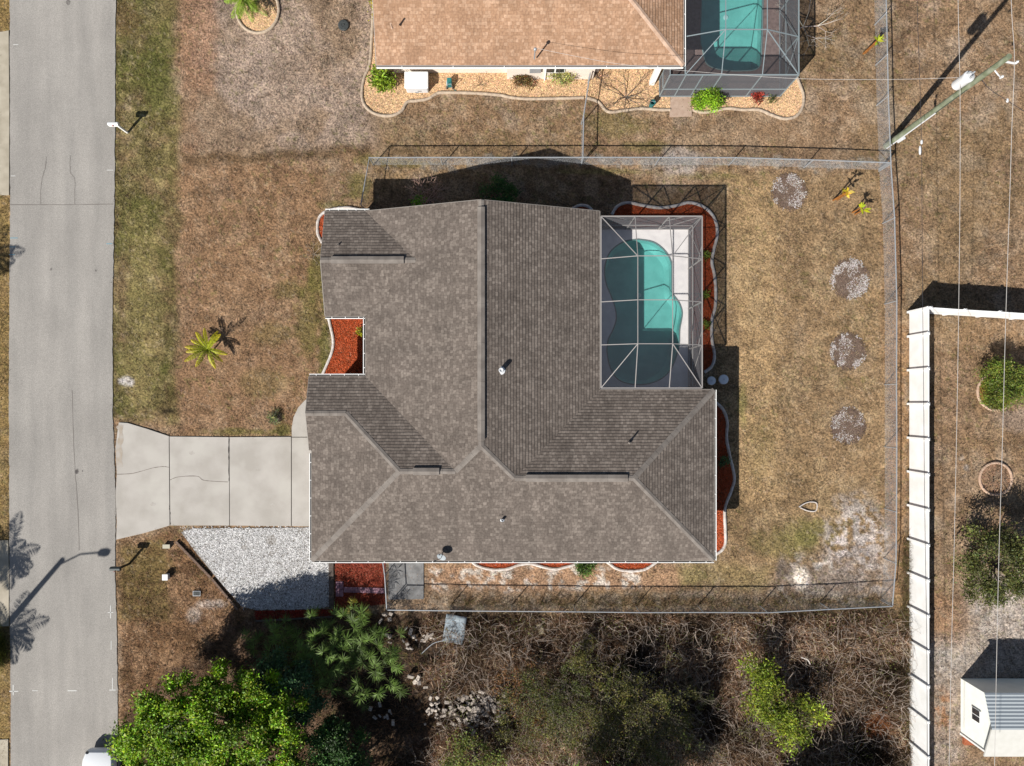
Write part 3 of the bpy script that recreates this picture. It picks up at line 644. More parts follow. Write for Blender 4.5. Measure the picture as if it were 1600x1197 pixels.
# neighbour beds with golden stone
cb = [(585, -60), (584, 0), (581, 60), (578, 100), (570, 120), (566, 140), (567, 158), (576, 172), (592, 180), (612, 181), (628, 173), (636, 160), (650, 158), (668, 155), (680, 148), (692, 145), (740, 146), (780, 149), (800, 153), (830, 155), (880, 154), (912, 153)]
bed('stone_bed', 'golden stone bed with a tan curb along the south side of the tan roofed house', 'flower bed', cb + [(926, 154), (926, 122), (792, 122), (792, 108), (616, 108), (616, -60)], cb, GOLD, M['curb_tan'], (700, 140), 15000, (.02, .05), stone=True)
cb = [(916, 153), (935, 160), (950, 175), (975, 173), (1000, 170), (1030, 172), (1047, 172)]
bed('stone_bed', 'golden stone bed around the bare tree between the fence and the far pool cage', 'flower bed', cb + [(1047, 98), (926, 98), (916, 122)], cb, GOLD, M['curb_tan'], (980, 140), 6000, (.02, .05), stone=True)
cb = [(1082, 172), (1100, 176), (1135, 170), (1160, 172), (1185, 172), (1205, 180), (1225, 186), (1243, 182), (1253, 168), (1255, 150), (1250, 135), (1245, 122)]
bed('stone_bed', 'golden stone bed wrapping the south corner of the far pool cage', 'flower bed', cb + [(1222, 118), (1222, 151), (1082, 151)], cb, GOLD, M['curb_tan'], (1190, 165), 6000, (.02, .05), stone=True)
ring = [(403 + 33 * math.cos(t), 16 + 36 * math.sin(t)) for t in np.linspace(0, 2 * math.pi, 17)]
bed('stone_bed', 'round golden stone bed around the palm near the top left', 'flower bed', ring[:-1], [ring[i] for i in range(17)], GOLD, M['curb_tan'], (403, 16), 4000, (.02, .05), stone=True)

# round planting patches in the rear yard
for (x, y, r, dens, lab) in ((1233, 300, 27, .5, 'round bare patch with few white stones near the north fence'), (1328, 436, 30, 1, 'round grey patch heavily ringed with white stones, second from the north fence'),
                       (1325, 549, 27, .7, 'round grey patch half ringed with white stones, between the two larger and browner patches'), (1325, 665, 27, .25, 'round brown patch with hardly any white stone, southernmost in the rear yard')):
    t = thing('planting_patch', lab, 'planting patch', P(x, y), group='round planting patches in the rear yard')
    pg = [(x + r * .82 * math.cos(a) * random.uniform(.92, 1.06), y + r * .86 * math.sin(a) * random.uniform(.92, 1.06)) for a in np.linspace(0, 6.1, 22)]
    n = 3600; a = rng.uniform(0, 6.28, n); rr = r * np.sqrt(rng.random(n)) * (.88 + .22 * rng.random(n)); u = x + rr * np.cos(a); v = y + rr * 1.06 * np.sin(a)
    rim = np.clip((rr / r - .1) * 1.4, 0.30, 1) * (.3 + .7 * dens); wmask = (rng.random(n) < rim * .85) & (fbm(u / PX, v / PX, 2.6, int(x) % 7, 3) > .47); cl = np.where(wmask[:, None], C(214, 206, 202), C(128, 108, 96))
    MB().prism(W2(pg), -.06, .006).build('soil', mat('patch_soil', sl(120, 104, 92), sl(176, 156, 138), scale=12, detail=8, bump=.03), t)
    VV, F = stones_geo(u, v, .01, np.where(wmask, rng.uniform(.018, .04, n), rng.uniform(.018, .035, n)))
    npmesh('stones', VV, F, M['stone'], parent=t, color=jit(cl, n, 5, .25, .03))

# ------------------------------------------------------------------ houses
E = 2.75
def zz(dpx): return E + dpx / PX * (1 / 3)
def roof_mesh(polys):
    mb = MB()
    for pl, uax in polys:
        pts = [Vector(P(u, v, z)) for u, v, z in pl]
        nrm = Vector((0, 0, 0))
        for i in range(len(pts)): nrm += pts[i].cross(pts[(i + 1) % len(pts)])
        if nrm.z < 0: pts = pts[::-1]; nrm = -nrm
        nrm.normalize(); ua = Vector(uax).normalized(); va = nrm.cross(ua)
        if va.z < 0: va = -va
        uvs = [(p.dot(ua) + 40, p.dot(va) + 40) for p in pts]
        mb.add(pts, [tuple(range(len(pts)))], [uvs])
    return mb
zr = zz(170.1); ze = zz(124.1); zw = zz(133.9); zg = zz(53.5); zn = zz(76.2)
R1 = (756.5, 351.1, zr); R2 = (756.5, 688.6, zr); e = E
X, Y = (1, 0, 0), (0, 1, 0)
polys = [([(926.6, 351.1, e), (926.6, 610.5, e), (802.5, 734.6, ze), R2, R1], Y),
         ([(926.6, 610.5, e), (1093, 610.5, e), (968.9, 734.6, ze), (802.5, 734.6, ze)], X),
         ([(1093, 610.5, e), (1093, 858.7, e), (968.9, 734.6, ze)], Y),
         ([(508.4, 858.7, e), (1093, 858.7, e), (968.9, 734.6, ze), (802.5, 734.6, ze), R2, (720.3, 724.8, zw), (642.3, 724.8, zw)], X),
         ([(508.4, 858.7, e), (642.3, 724.8, zw), (561.9, 644.4, zg), (508.4, 697.9, e)], Y),
         ([(504.6, 697.9, e), (508.4, 697.9, e), (561.9, 644.4, zg), (504.6, 644.4, zg)], X),
         ([(504.6, 590.9, e), (504.6, 644.4, zg), (561.9, 644.4, zg), (642.3, 724.8, zw), (720.3, 724.8, zw), (586.4, 590.9, e)], X),
         ([(586.4, 503.6, e), (586.4, 590.9, e), (720.3, 724.8, zw), R2, R1, (586.4, 351.1, e), (662.6, 427.3, zn)], Y),
         ([(527.9, 351.1, e), (586.4, 351.1, e), (662.6, 427.3, zn), (527.9, 427.3, zn)], X),
         ([(527.9, 427.3, zn), (662.6, 427.3, zn), (586.4, 503.6, e), (527.9, 503.6, e)], X)]
hs = thing('house', 'single storey house with a weathered grey brown shingle roof in the middle', 'house', P(780, 620))
roof = roof_mesh(polys).build('roof', M['shingle'], hs)
outline = [(527.9, 351.1, e), (586.4, 351.1, e), R1, (926.6, 351.1, e), (926.6, 610.5, e), (1093, 610.5, e), (1093, 858.7, e), (508.4, 858.7, e), (508.4, 697.9, e), (504.6, 697.9, e), (504.6, 644.4, zg), (504.6, 590.9, e), (586.4, 590.9, e), (586.4, 503.6, e), (527.9, 503.6, e), (527.9, 427.3, zn)]
def fascia(outline, parent, m, hgt=.2):
    mb = MB()
    for a_, b_ in zip(outline, outline[1:] + outline[:1]):
        A = Vector(P(*a_)); B = Vector(P(*b_)); A.z -= .004; B.z -= .004; d = (B - A); d.z = 0; d.normalize(); n_ = Vector((d.y, -d.x, 0)) * -.03
        dn = Vector((0, 0, -hgt))
        mb.add([A, B, B + dn, A + dn, A + n_, B + n_, B + n_ + dn, A + n_ + dn], [(0, 1, 2, 3), (7, 6, 5, 4), (3, 2, 6, 7), (4, 5, 1, 0)])
    return mb.build('fascia', m, parent)
fascia(outline, hs, M['fascia'])
# soffit: one flat sheet just under the eave
MB().prism(W2([(o[0], o[1]) for o in outline if o not in (R1,)]), E - .2, E - .185).build('soffit', M['fascia'], hs)
wb_ = MB().prism(W2(HOUSE), -.1, E - .19)
MB_g = MB()
def gable(a_, b_, apex, thick, parent, m):
    A, B, T = Vector(P(*a_)), Vector(P(*b_)), Vector(P(*apex)); n_ = Vector(thick)
    MB().add([A, B, T, A + n_, B + n_, T + n_], [(0, 1, 2), (5, 4, 3), (0, 3, 4, 1), (1, 4, 5, 2), (2, 5, 3, 0)]).build('gable', m, parent)
wb_.build('wall', M['wall'], hs)
gable((590, 362, E - .18), (923, 362, E - .18), (756.5, 362, zr - .1), (0, -.1, 0), hs, M['wall'])
gable((518, 595, E - .18), (518, 694, E - .18), (518, 644.4, zg - .06), (.1, 0, 0), hs, M['wall'])
gable((540, 356, E - .18), (540, 499, E - .18), (540, 427.3, zn - .06), (.1, 0, 0), hs, M['wall'])
# garage door, front door, windows (on the walls)
def opening(kind, u0, v0, u1, v1, z0, z1, parent, out, fm=M['white'], gm_=M['glass']):
    A, B = Vector(P(u0, v0)), Vector(P(u1, v1)); o = Vector(out); c = (A + B) / 2 + o * .03; L_ = (B - A).length; rz = math.atan2((B - A).y, (B - A).x)
    f = MB().box((c.x, c.y, (z0 + z1) / 2), (L_, .08, z1 - z0), rz).build(kind, fm, parent, bevel=.01)
    cc = c + o * .045
    if kind == 'window':
        for s in (-.25, .25):
            q = cc + (B - A) * s; MB().box((q.x, q.y, (z0 + z1) / 2), (L_ * .42, .012, z1 - z0 - .14), rz).build('pane', gm_, f)
    elif kind == 'garage_door':
        for i in range(4): MB().box((cc.x, cc.y, z0 + (i + .5) * (z1 - z0) / 4), (L_ - .15, .02, (z1 - z0) / 4 - .04), rz).build('door_panel', M['plastic_white'], f)
    else:
        q = cc + (B - A).normalized() * (L_ * .38) ; MB().lathe((q.x, q.y, 1.0), [(.01, -.03), (.035, 0), (.01, .03)], 8).build('handle', M['gal'], f)
opening('garage_door', 521.4, 835, 521.4, 700, .02, 2.2, hs, (-1, 0, 0))
opening('door', 599.4, 585, 599.4, 558, .02, 2.1, hs, (-1, 0, 0), fm=mat('door_red', (.18, .04, .03, 1)))
opening('window', 599.4, 545, 599.4, 505, .7, 2.1, hs, (-1, 0, 0))
opening('window', 541, 470, 541, 390, .7, 2.1, hs, (-1, 0, 0))
for a_ in (560, 700, 860, 1000): opening('window', a_, 845.7, a_ + 40, 845.7, .8, 2.1, hs, (0, -1, 0))
for a_ in (660, 830): opening('window', a_ + 40, 364, a_, 364, .8, 2.1, hs, (0, 1, 0))
for a_ in (680, 790): opening('window', 1080, a_ + 40, 1080, a_, .8, 2.1, hs, (1, 0, 0))
opening('window', 913.6, 560, 913.6, 480, .05, 2.2, hs, (1, 0, 0))
# ridge vents and hip caps
def strip_on(a_, b_, w_, h_, lift, name, m, parent, seg=None):
    A, B = Vector(P(*a_)), Vector(P(*b_)); A.z += lift; B.z += lift; mb = MB(); d = (B - A); l = d.length; d.normalize(); s = d.cross(Vector((0, 0, 1))).normalized()
    drop = w_ / 2 * .30
    n = max(1, int(l / (seg or l)))
    for i in range(n):
        p = A + (B - A) * (i / n); q = A + (B - A) * ((i + 1) / n); k = Vector((0, 0, .006 * (i % 2))) if seg else Vector((0, 0, 0)); dn = Vector((0, 0, -drop)); h = Vector((0, 0, -h_))
        mb.add([p + k, q + k, p - s * w_ / 2 + dn + k, q - s * w_ / 2 + dn + k, p + s * w_ / 2 + dn + k, q + s * w_ / 2 + dn + k,
                p - s * w_ / 2 + dn + h, q - s * w_ / 2 + dn + h, p + s * w_ / 2 + dn + h, q + s * w_ / 2 + dn + h],
               [(0, 2, 3, 1), (1, 5, 4, 0), (2, 6, 7, 3), (5, 9, 8, 4), (0, 4, 8, 6, 2), (1, 3, 7, 9, 5)])
    return mb.build(name, m, parent)
for a_, b_ in (((756.5, 361, zr), (756.5, 680, zr)), ((543, 427.3, zn), (646, 427.3, zn)), ((661.5, 724.8, zw), (698, 724.8, zw)), ((818, 734.6, ze), (960, 734.6, ze))):
    strip_on(a_, b_, .36, .06, .10, 'ridge_vent', M['cap'], roof, .9)
for a_, b_ in ((R1, R2), ((527.9, 427.3, zn), (662.6, 427.3, zn)), ((642.3, 724.8, zw), (720.3, 724.8, zw)), ((802.5, 734.6, ze), (968.9, 734.6, ze)), ((504.6, 644.4, zg), (561.9, 644.4, zg)),
               ((508.4, 858.7, e), (642.3, 724.8, zw)), ((561.9, 644.4, zg), (642.3, 724.8, zw)), ((1093, 610.5, e), (968.9, 734.6, ze)), ((1093, 858.7, e), (968.9, 734.6, ze)), (R2, (720.3, 724.8, zw)), (R2, (802.5, 734.6, ze))):
    strip_on(a_, b_, .27, .012, .018, 'ridge_cap', M['cap'], roof, .2)
# gutters
def gutter(a_, b_, out, parent, nb, inner=M['dark'], z=E - .02):
    A, B, o = Vector(P(a_[0], a_[1], z)), Vector(P(b_[0], b_[1], z)), Vector(out); w_ = .125; dn = Vector((0, 0, -.11)); t_ = .016; mb = MB()
    up = Vector((0, 0, 0))
    def bar(off0, off1, z0, z1):
        mb.add([A + o * off0 + Vector((0, 0, z0)), B + o * off0 + Vector((0, 0, z0)), B + o * off1 + Vector((0, 0, z0)), A + o * off1 + Vector((0, 0, z0)),
                A + o * off0 + Vector((0, 0, z1)), B + o * off0 + Vector((0, 0, z1)), B + o * off1 + Vector((0, 0, z1)), A + o * off1 + Vector((0, 0, z1))],
               [(0, 1, 2, 3), (7, 6, 5, 4), (0, 4, 5, 1), (1, 5, 6, 2), (2, 6, 7, 3), (3, 7, 4, 0)])
    bar(w_ - .03, w_, -.11, 0); bar(.032, w_ - .03, -.11, -.095)
    for i in range(nb):
        c = A + (B - A) * ((i + .5) / nb) + o * (w_ / 2 + .01); d = (B - A).normalized()
        mb.beam(c - o * (w_ / 2 - .02), c + o * (w_ / 2 - .012), .03, .012)
    g = mb.build('gutter', M['white'], parent)
    MB().add([A + o * .034 + Vector((0, 0, -.09)), B + o * .034 + Vector((0, 0, -.09)), B + o * .094 + Vector((0, 0, -.09)), A + o * .094 + Vector((0, 0, -.09))], [(0, 1, 2, 3)]).build('gutter_bed', mat('gutter_floor_dark', (.10, .10, .10, 1)), g)  # channel floor coloured darker than the white lip
gutter((508.4, 858.7), (1093, 858.7), (0, -1, 0), hs, 25); gutter((508.4, 703), (508.4, 858.7), (-1, 0, 0), hs, 6); gutter((1093, 610.5), (1093, 858.7), (1, 0, 0), hs, 9)
gutter((586.4, 505), (586.4, 589), (-1, 0, 0), hs, 4); gutter((527.9, 503.6), (586.4, 503.6), (0, -1, 0), hs, 3); gutter((527.9, 351.1), (592, 351.1), (0, 1, 0), hs, 5); gutter((504.6, 590.9), (586.4, 590.9), (0, 1, 0), hs, 4)
# roof penetrations
def pipe(u, v, z, r, h, m, name='vent_pipe'):
    p = Q(u, v, z); MB().lathe(p, [(r * 1.9, -.12), (r * 1.7, 0), (r, .02), (r, h), (r * .6, h), (r * .6, h - .05)], 12).build(name, m, roof)
pipe(783, 579, 4.45, .12, .38, M['plastic_white']); pipe(785, 812, 3.5, .07, .25, M['gal']); pipe(530, 384, 3.2, .04, .3, M['cap']); pipe(984, 692, 3.8, .04, .3, M['cap']); pipe(785, 803, 3.5, .04, .1, M['dark'])
dp = Q(690, 868, 3.0); bx = Vector(dp)
dish = MB()
base = len(dish.v); n_ = 20
ax = Vector((-.25, -.55, .8)).normalized(); s1 = ax.cross(Vector((0, 0, 1))).normalized(); s2 = ax.cross(s1)
cc = bx + Vector((.03, .0, .30))
vs_ = [cc]
for r_, dz_ in ((.11, .01), (.21, .035)): vs_ += [cc + s1 * (r_ * 1.15 * math.cos(t)) + s2 * (r_ * math.sin(t)) + ax * dz_ for t in np.linspace(0, 2 * math.pi, n_, endpoint=False)]
fs_ = [(0, 1 + k, 1 + (k + 1) % n_) for k in range(n_)] + [(1 + k, 1 + n_ + k, 1 + n_ + (k + 1) % n_, 1 + (k + 1) % n_) for k in range(n_)]
dish.add(vs_, fs_); do = dish.build('satellite_dish', mat('dish_grey', (.25, .28, .30, 1), rough=.5), hs)
sm_ = do.modifiers.new('solid', 'SOLIDIFY'); sm_.thickness = .012
MB().tube([bx + Vector((.02, .1, -.2)), bx + Vector((.02, .06, .35)), cc - ax * .02], .022, 8).build('mast', M['gal'], do)
MB().tube([cc - s2 * .26, cc - s2 * .2 + ax * .25, cc + ax * .42 + Vector((-.18, .1, 0))], .014, 6).box(cc + ax * .44 + Vector((-.2, .12, 0)), (.07, .05, .1)).build('feed_arm', M['dark'], do)

# --- neighbour's house
h2 = thing('house', 'house with a tan shingle roof and cream walls at the top of the picture', 'house', P(820, 0))
z2 = zz(182)
ro2 = [(602.2, 139.2, E), (1048.4, 139.2, E), (866.4, -42.8, z2), (602.2, -42.8, z2)]
r2 = roof_mesh([(ro2, X), ([(1048.4, 139.2, E), (1048.4, -224.8, E), (866.4, -42.8, z2)], Y), ([(602.2, -42.8, z2), (866.4, -42.8, z2), (1048.4, -224.8, E), (602.2, -224.8, E)], X)]).build('roof', M['shingle_tan'], h2)
ol2 = [(602.2, 139.2, E), (602.2, -42.8, z2), (602.2, -224.8, E), (1048.4, -224.8, E), (1048.4, 139.2, E)]
fascia(ol2, h2, M['alum'])
MB().prism(W2([(602.2, 139.2), (602.2, -224.8), (1048.4, -224.8), (1048.4, 139.2)]), E - .2, E - .185).build('soffit', M['fascia'], h2)
MB().prism(W2(HOUSE2), -.1, E - .19).build('wall', M['cream'], h2)
gable((615, 130, E - .18), (615, -215, E - .18), (615, -42.8, z2 - .1), (.1, 0, 0), h2, M['cream'])
strip_on((1048.4, 139.2, E), (866.4, -42.8, z2), .28, .012, .018, 'ridge_cap', M['cap_tan'], r2, .2)
gutter((602.2, 139.2), (1048.4, 139.2), (0, -1, 0), h2, 6); gutter((1048.4, 139.2), (1048.4, -60), (1, 0, 0), h2, 4)
opening('window', 640, 114, 690, 114, .9, 2.1, h2, (0, -1, 0)); opening('window', 850, 124, 880, 124, .9, 2.0, h2, (0, -1, 0))
mp = Q(835, 92, 3.05); MB().tube([mp, (mp[0], mp[1], mp[2] + .9)], .035, 8).lathe((mp[0], mp[1], mp[2] + .9), [(.05, 0), (.09, .05), (.07, .14), (.02, .17)], 10).build('service_mast', M['gal'], h2)
MB().box(P(835, 123.2 + 2.5, 1.25), (.62, .16, .5)).build('meter_box', M['gal'], h2, bevel=.02)
MB().tube([P(851, 126, 0.05), P(851, 126, 2.4)], .04, 6).build('downspout', M['white'], h2)
MB().box(P(931, 108, 1.27), (.3, .4, 2.5)).build('porch_post', M['white'], h2, bevel=.02); MB().box(P(1018, 130, 1.27), (.28, .28, 2.5)).build('porch_post', M['white'], h2, bevel=.02)
pipe2 = Q(612, 42, 3.9); MB().lathe(pipe2, [(.07, -.1), (.045, 0), (.045, .3), (.02, .3)], 10).build('vent_pipe', M['cap_tan'], r2)

# --- mobile home, lower right
mh = thing('mobile_home', 'white mobile home with a ribbed metal roof at the lower right corner', 'mobile home', P(1600, 1103))
MB().prism(W2([(1501, 1060), (1780, 1060), (1780, 1146), (1501, 1146)]), 0, 2.3).build('wall', mat('siding_cream', (.82, .84, .79, 1), (.76, .78, .73, 1), scale=2), mh)
gable((1501, 1060, 2.29), (1501, 1146, 2.29), (1501, 1103, 2.82), (.08, 0, 0), mh, mat('siding_gable', (.80, .82, .77, 1)))
N0, N1 = P(1494, 1056, 2.28), P(1494, 1103, 2.86); x1 = P(1780, 0)[0]
rb = MB()
nr = 10
vs_ = []; 
for i in range(nr * 2 + 1):
    t = i / (nr * 2); lift = .03 if i % 2 else 0
    y_ = N0[1] + (N1[1] - N0[1]) * t; z_ = N0[2] + (N1[2] - N0[2]) * t + lift
    vs_ += [(N0[0], y_, z_), (x1, y_, z_)]
rb.add(vs_, [(2 * i + 1, 2 * i, 2 * i + 2, 2 * i + 3)[::-1] for i in range(nr * 2)]); ro = rb.build('roof', [mat('ribbed_metal_roof', (.42, .46, .48, 1), rough=.4, metal=.2)], mh)
S0 = P(1494, 1150, 2.28); MB().add([N1, (x1, N1[1], N1[2]), (x1, S0[1], S0[2]), S0, (N1[0], N1[1], N1[2] - .08), (x1, N1[1], N1[2] - .08), (x1, S0[1], S0[2] - .08), (S0[0], S0[1], S0[2] - .08)], [(3, 2, 1, 0), (4, 5, 6, 7), (0, 4, 7, 3), (3, 7, 6, 2)]).build('roof', M['roof_cream'], mh, label='smooth cream roof half')
MB().beam(P(1556, 1103, 2.93), P(1780, 1103, 2.93), .25, .05).build('ridge_cap', M['gal'], mh)
opening('window', 1501, 1110, 1501, 1091, 1.0, 1.72, mh, (-1, 0, 0))
MB().box(P(1501, 1146, 1.15), (.1, .1, 2.3)).build('corner_trim', M['white'], mh)
bs = thing('brick_step', 'terracotta brick step below the mobile home wall', 'step', P(1514, 1155)); MB().box(P(1516, 1155, .1), (.9, .5, .2)).build('tread', M['red_brick'], bs, bevel=.015); MB().box(P(1520, 1152, .28), (.6, .3, .16)).build('tread', M['red_brick'], bs, bevel=.015)

# ------------------------------------------------------------------ pool + cage
POOL = [(997, 374), (1020, 378), (1038, 391), (1049, 410), (1050, 436), (1051, 458), (1061, 473), (1066, 490), (1062, 515), (1061, 540), (1055, 562), (1046, 580), (1031, 593), (1010, 600), (985, 600), (965, 592), (954, 575), (949, 552), (950, 532), (958, 515), (963, 498), (961, 480), (954, 460), (947, 442), (945, 420), (950, 400), (960, 387), (977, 377)]
POOL2 = [(1096, -100), (1193, -100), (1192, 0), (1190, 70), (1186, 105), (1160, 111), (1125, 109), (1104, 100), (1098, 80), (1094, 60), (1096, 0)]
def pool(name, label, poly, rect, deck_mat, org):
    import bmesh
    t = thing(name, label, 'swimming pool', P(*org))
    sp = smooth_path(poly + [poly[0]], 4)[:-1]
    bm = bmesh.new(); rings = []
    for pp in (rect, sp):
        vs = [bm.verts.new(Vector(P(a_, b_, .03)) - OFF[t.name]) for a_, b_ in pp]; ed = [bm.edges.new((vs[i], vs[(i + 1) % len(vs)])) for i in range(len(vs))]; rings.append((vs, ed))
    bmesh.ops.triangle_fill(bm, edges=rings[0][1] + rings[1][1], use_beauty=True)
    for f in bm.faces:
        if f.normal.z < 0: f.normal_flip()
    for vs, _ in rings:
        dn = [bm.verts.new(v.co + Vector((0, 0, -.2))) for v in vs]
        for i in range(len(vs)): bm.faces.new((vs[i], vs[(i + 1) % len(vs)], dn[(i + 1) % len(vs)], dn[i]))
    me = bpy.data.meshes.new('deck'); bm.to_mesh(me); bm.free(); me.materials.append(deck_mat)
    o = bpy.data.objects.new('deck', me); col.objects.link(o); o.parent = t
    c = np.mean(sp, 0); w2 = [P(a_, b_) for a_, b_ in sp]; inn = [P(c[0] + (a_ - c[0]) * .9, c[1] + (b_ - c[1]) * .94) for a_, b_ in sp]
    k = len(sp); vs = [(a_[0], a_[1], .02) for a_ in w2] + [(a_[0], a_[1], -.75) for a_ in w2] + [(a_[0], a_[1], -1.15) for a_ in inn]
    fs = [(i, (i + 1) % k, k + (i + 1) % k, k + i) for i in range(k)] + [(k + i, k + (i + 1) % k, 2 * k + (i + 1) % k, 2 * k + i) for i in range(k)] + [tuple(range(2 * k, 3 * k))]
    MB().add(vs, fs).build('basin', M['plaster'], t)
    MB().add([(a_[0], a_[1], -.09) for a_ in w2], [tuple(range(k))[::-1]]).build('water', M['water'], t)
    MB().tube([(a_[0], a_[1], -.06) for a_ in w2 + w2[:1]], .022, 5).build('tile_line', mat('pool_tile', sl(50, 90, 110)), t)
    MB().lathe(P(c[0] + 4, c[1] - 30, -1.14), [(.14, 0), (.14, .03), (.05, .04)], 14).build('drain', M['plastic_white'], t)
    MB().tube([(a_[0], a_[1], .03) for a_ in w2 + w2[:1]], .035, 6).build('coping', mat('coping', sl(120, 150, 150)), t)
    return t
pool('swimming_pool', 'curved turquoise pool with a pale deck inside the near screen cage', POOL, DECK, M['deck'], (1000, 480))
pool('swimming_pool', 'turquoise pool with a paved deck inside the far screen cage at the top', POOL2, DECK2, M['paver_deck'], (1140, 20))

def cage(name, label, loc, frame_m, outer, inner, ys, xs_, z0, z1, west_open, walls, wallposts, extra=()):
    """outer/inner = (u0,v0,u1,v1)"""
    t = thing(name, label, 'pool enclosure', P(*loc))
    u0, v0, u1, v1 = outer; a0, b0, a1, b1 = inner
    W_ = .038
    def B(p, q, w_=W_, nm='beam'): MB().beam(P(*p), P(*q), w_, w_ * 1.2).build(nm, frame_m, t)
    for p, q in (((u0, v0), (u1, v0)), ((u1, v0), (u1, v1)), ((u1, v1), (u0, v1)), ((u0, v1), (u0, v0))): B((*p, z0), (*q, z0), .052)
    for p, q in (((a0, b0), (a1, b0)), ((a1, b0), (a1, b1)), ((a1, b1), (a0, b1)), ((a0, b1), (a0, b0))): B((*p, z1), (*q, z1))
    for o_, i_ in (((u0, v0), (a0, b0)), ((u1, v0), (a1, b0)), ((u1, v1), (a1, b1)), ((u0, v1), (a0, b1))): B((*o_, z0), (*i_, z1))
    for y in ys:
        B((u0, y, z0), (a0, y, z1)); B((a1, y, z1), (u1, y, z0))
        if b0 < y < b1: B((a0, y, z1), (a1, y, z1))
    for x in xs_:
        B((x, v0, z0), (x, b0, z1)); B((x, b1, z1), (x, v1, z0))
    rs = MB().add([P(*p) for p in ((u0, v0, z0), (u1, v0, z0), (u1, v1, z0), (u0, v1, z0), (a0, b0, z1), (a1, b0, z1), (a1, b1, z1), (a0, b1, z1))],
                  [(0, 4, 5, 1), (1, 5, 6, 2), (2, 6, 7, 3), (3, 7, 4, 0), (4, 7, 6, 5)]).build('roof_screen', M['screen'], t)
    for (p, q) in walls:
        MB().add([P(*p, .05), P(*q, .05), P(*q, z0), P(*p, z0)], [(0, 1, 2, 3)]).build('wall_screen', M['screen_wall'], t)
        for z in (.08, .95): B((*p, z), (*q, z), .055, 'rail')
    for p in wallposts: B((*p, .02), (*p, z0), .055, 'post')
    for p, q in extra: B(p, q, .032, 'brace')
    return t
cage('pool_cage', 'white framed screen cage over the near pool, attached to the grey roofed house', (1000, 485), M['alum'], (928.5, 358.6, 1075.4, 608), (978, 420.5, 1027.6, 545.5),
     [420.5, 483, 545.5], [978, 1027.6], 2.75, 3.5, True, [((928.5, 358.6), (1075.4, 358.6)), ((1075.4, 358.6), (1075.4, 608))],
     [(930, 358.6), (978, 358.6), (1027.6, 358.6), (1075.4, 358.6), (1075.4, 420.5), (1075.4, 483), (1075.4, 545.5), (1075.4, 606)],
     [((1075.4, 420.5, 2.0), (1075.4, 400, 2.72)), ((1075.4, 483, 2.0), (1075.4, 503, 2.72)), ((1075.4, 545.5, 2.0), (1075.4, 525, 2.72)), ((978, 358.6, 1.8), (950, 358.6, 2.72)), ((1027.6, 358.6, 1.8), (1050, 358.6, 2.72)), ((1075.4, 358.6, .1), (1075.4, 420.5, 2.7)), ((1075.4, 545.5, 2.7), (1075.4, 606, .1)), ((1027.6, 358.6, .1), (1075.4, 358.6, 2.7))])
cage('pool_cage', 'grey framed screen cage over the far pool, attached to the tan roofed house', (1140, 20), M['alum2'], (1052, -130, 1217.5, 151.2), (1104.9, -60, 1164.3, 95.5),
     [-60, 20, 95.5], [1104.9, 1164.3], 2.6, 3.3, True, [((1217.5, -130), (1217.5, 151.2)), ((1030, 151.2), (1217.5, 151.2)), ((1030, 125), (1030, 151.2))],
     [(1030, 125), (1030, 151.2), (1053, 151.2), (1078, 151.2), (1104.9, 151.2), (1164.3, 151.2), (1217.5, 151.2), (1217.5, 95.5), (1217.5, 20), (1217.5, -60)],
     [((1030, 151.2, 2.6), (1052, 151.2, 2.6)), ((1030, 125, 2.6), (1030, 151.2, 2.6)), ((1217.5, 151.2, .1), (1217.5, 95.5, 2.55)), ((1217.5, 95.5, 2.55), (1217.5, 20, .1))])

# ------------------------------------------------------------------ fences
def chain_fence(label, path, posts_every=95, h=1.2, origin=None, r=.032):
    t = thing('chain_link_fence', label, 'fence', P(*(origin or path[0])))
    pts = []
    for (a, b), (c_, d_) in zip(path, path[1:]):
        k = max(1, round(math.hypot(c_ - a, d_ - b) / posts_every))
        for i in range(k): pts.append((a + (c_ - a) * i / k, b + (d_ - b) * i / k))
    pts.append(path[-1])
    for p in pts: MB().tube([P(*p, -.03), P(*p, h)], .03, 7).lathe(P(*p, h), [(.035, 0), (.03, .03), (.01, .05)], 7).build('post', M['gal'], t)
    MB().tube([P(p[0] + random.uniform(-.3, .3), p[1] + random.uniform(-.3, .3), h + random.uniform(-.01, .01)) for p in pts], r, 6).build('top_rail', M['gal'], t)
    mb = MB(); s = 0
    for a_, b_ in zip(path, path[1:]):
        l = math.hypot(b_[0] - a_[0], b_[1] - a_[1]) / PX
        mb.add([P(*a_, .02), P(*b_, .02), P(*b_, h - .02), P(*a_, h - .02)], [(0, 1, 2, 3)], [[(s, 0), (s + l, 0), (s + l, h), (s, h)]]); s += l
    mb.build('chain_mesh', M['chain'], t); return t
def gp(u, v, h=1.2): k = (H - h) / H; return (CU + (u - CU) * k, CV + (v - CV) * k)
chain_fence('chain link fence along the north side of the middle yard, with the north west return', [(571, 330), gp(577, 246), gp(800, 246), gp(912, 246), gp(1150, 246), gp(1392, 254)])
chain_fence('chain link fence along the east side of the rear yard', [gp(1392, 256), gp(1398, 340), gp(1401, 470), gp(1401, 600), gp(1401, 800), gp(1400, 880), gp(1395, 945)])
chain_fence('chain link fence along the brush at the south side', [gp(1394, 947), gp(1200, 957), gp(1000, 957), gp(800, 955), gp(606, 953)], 93)
chain_fence('short chain link fence beside the concrete pad', [gp(604, 951), gp(601, 900), (603, 862)])
chain_fence('chain link fence joining the tan roofed house to the north fence line', [(918, 130), gp(912, 180), gp(911, 244)])
chain_fence('chain link fence running north past the utility pole', [gp(1392, 252), gp(1388, 150), gp(1385, 20), gp(1382, -120)], 75)

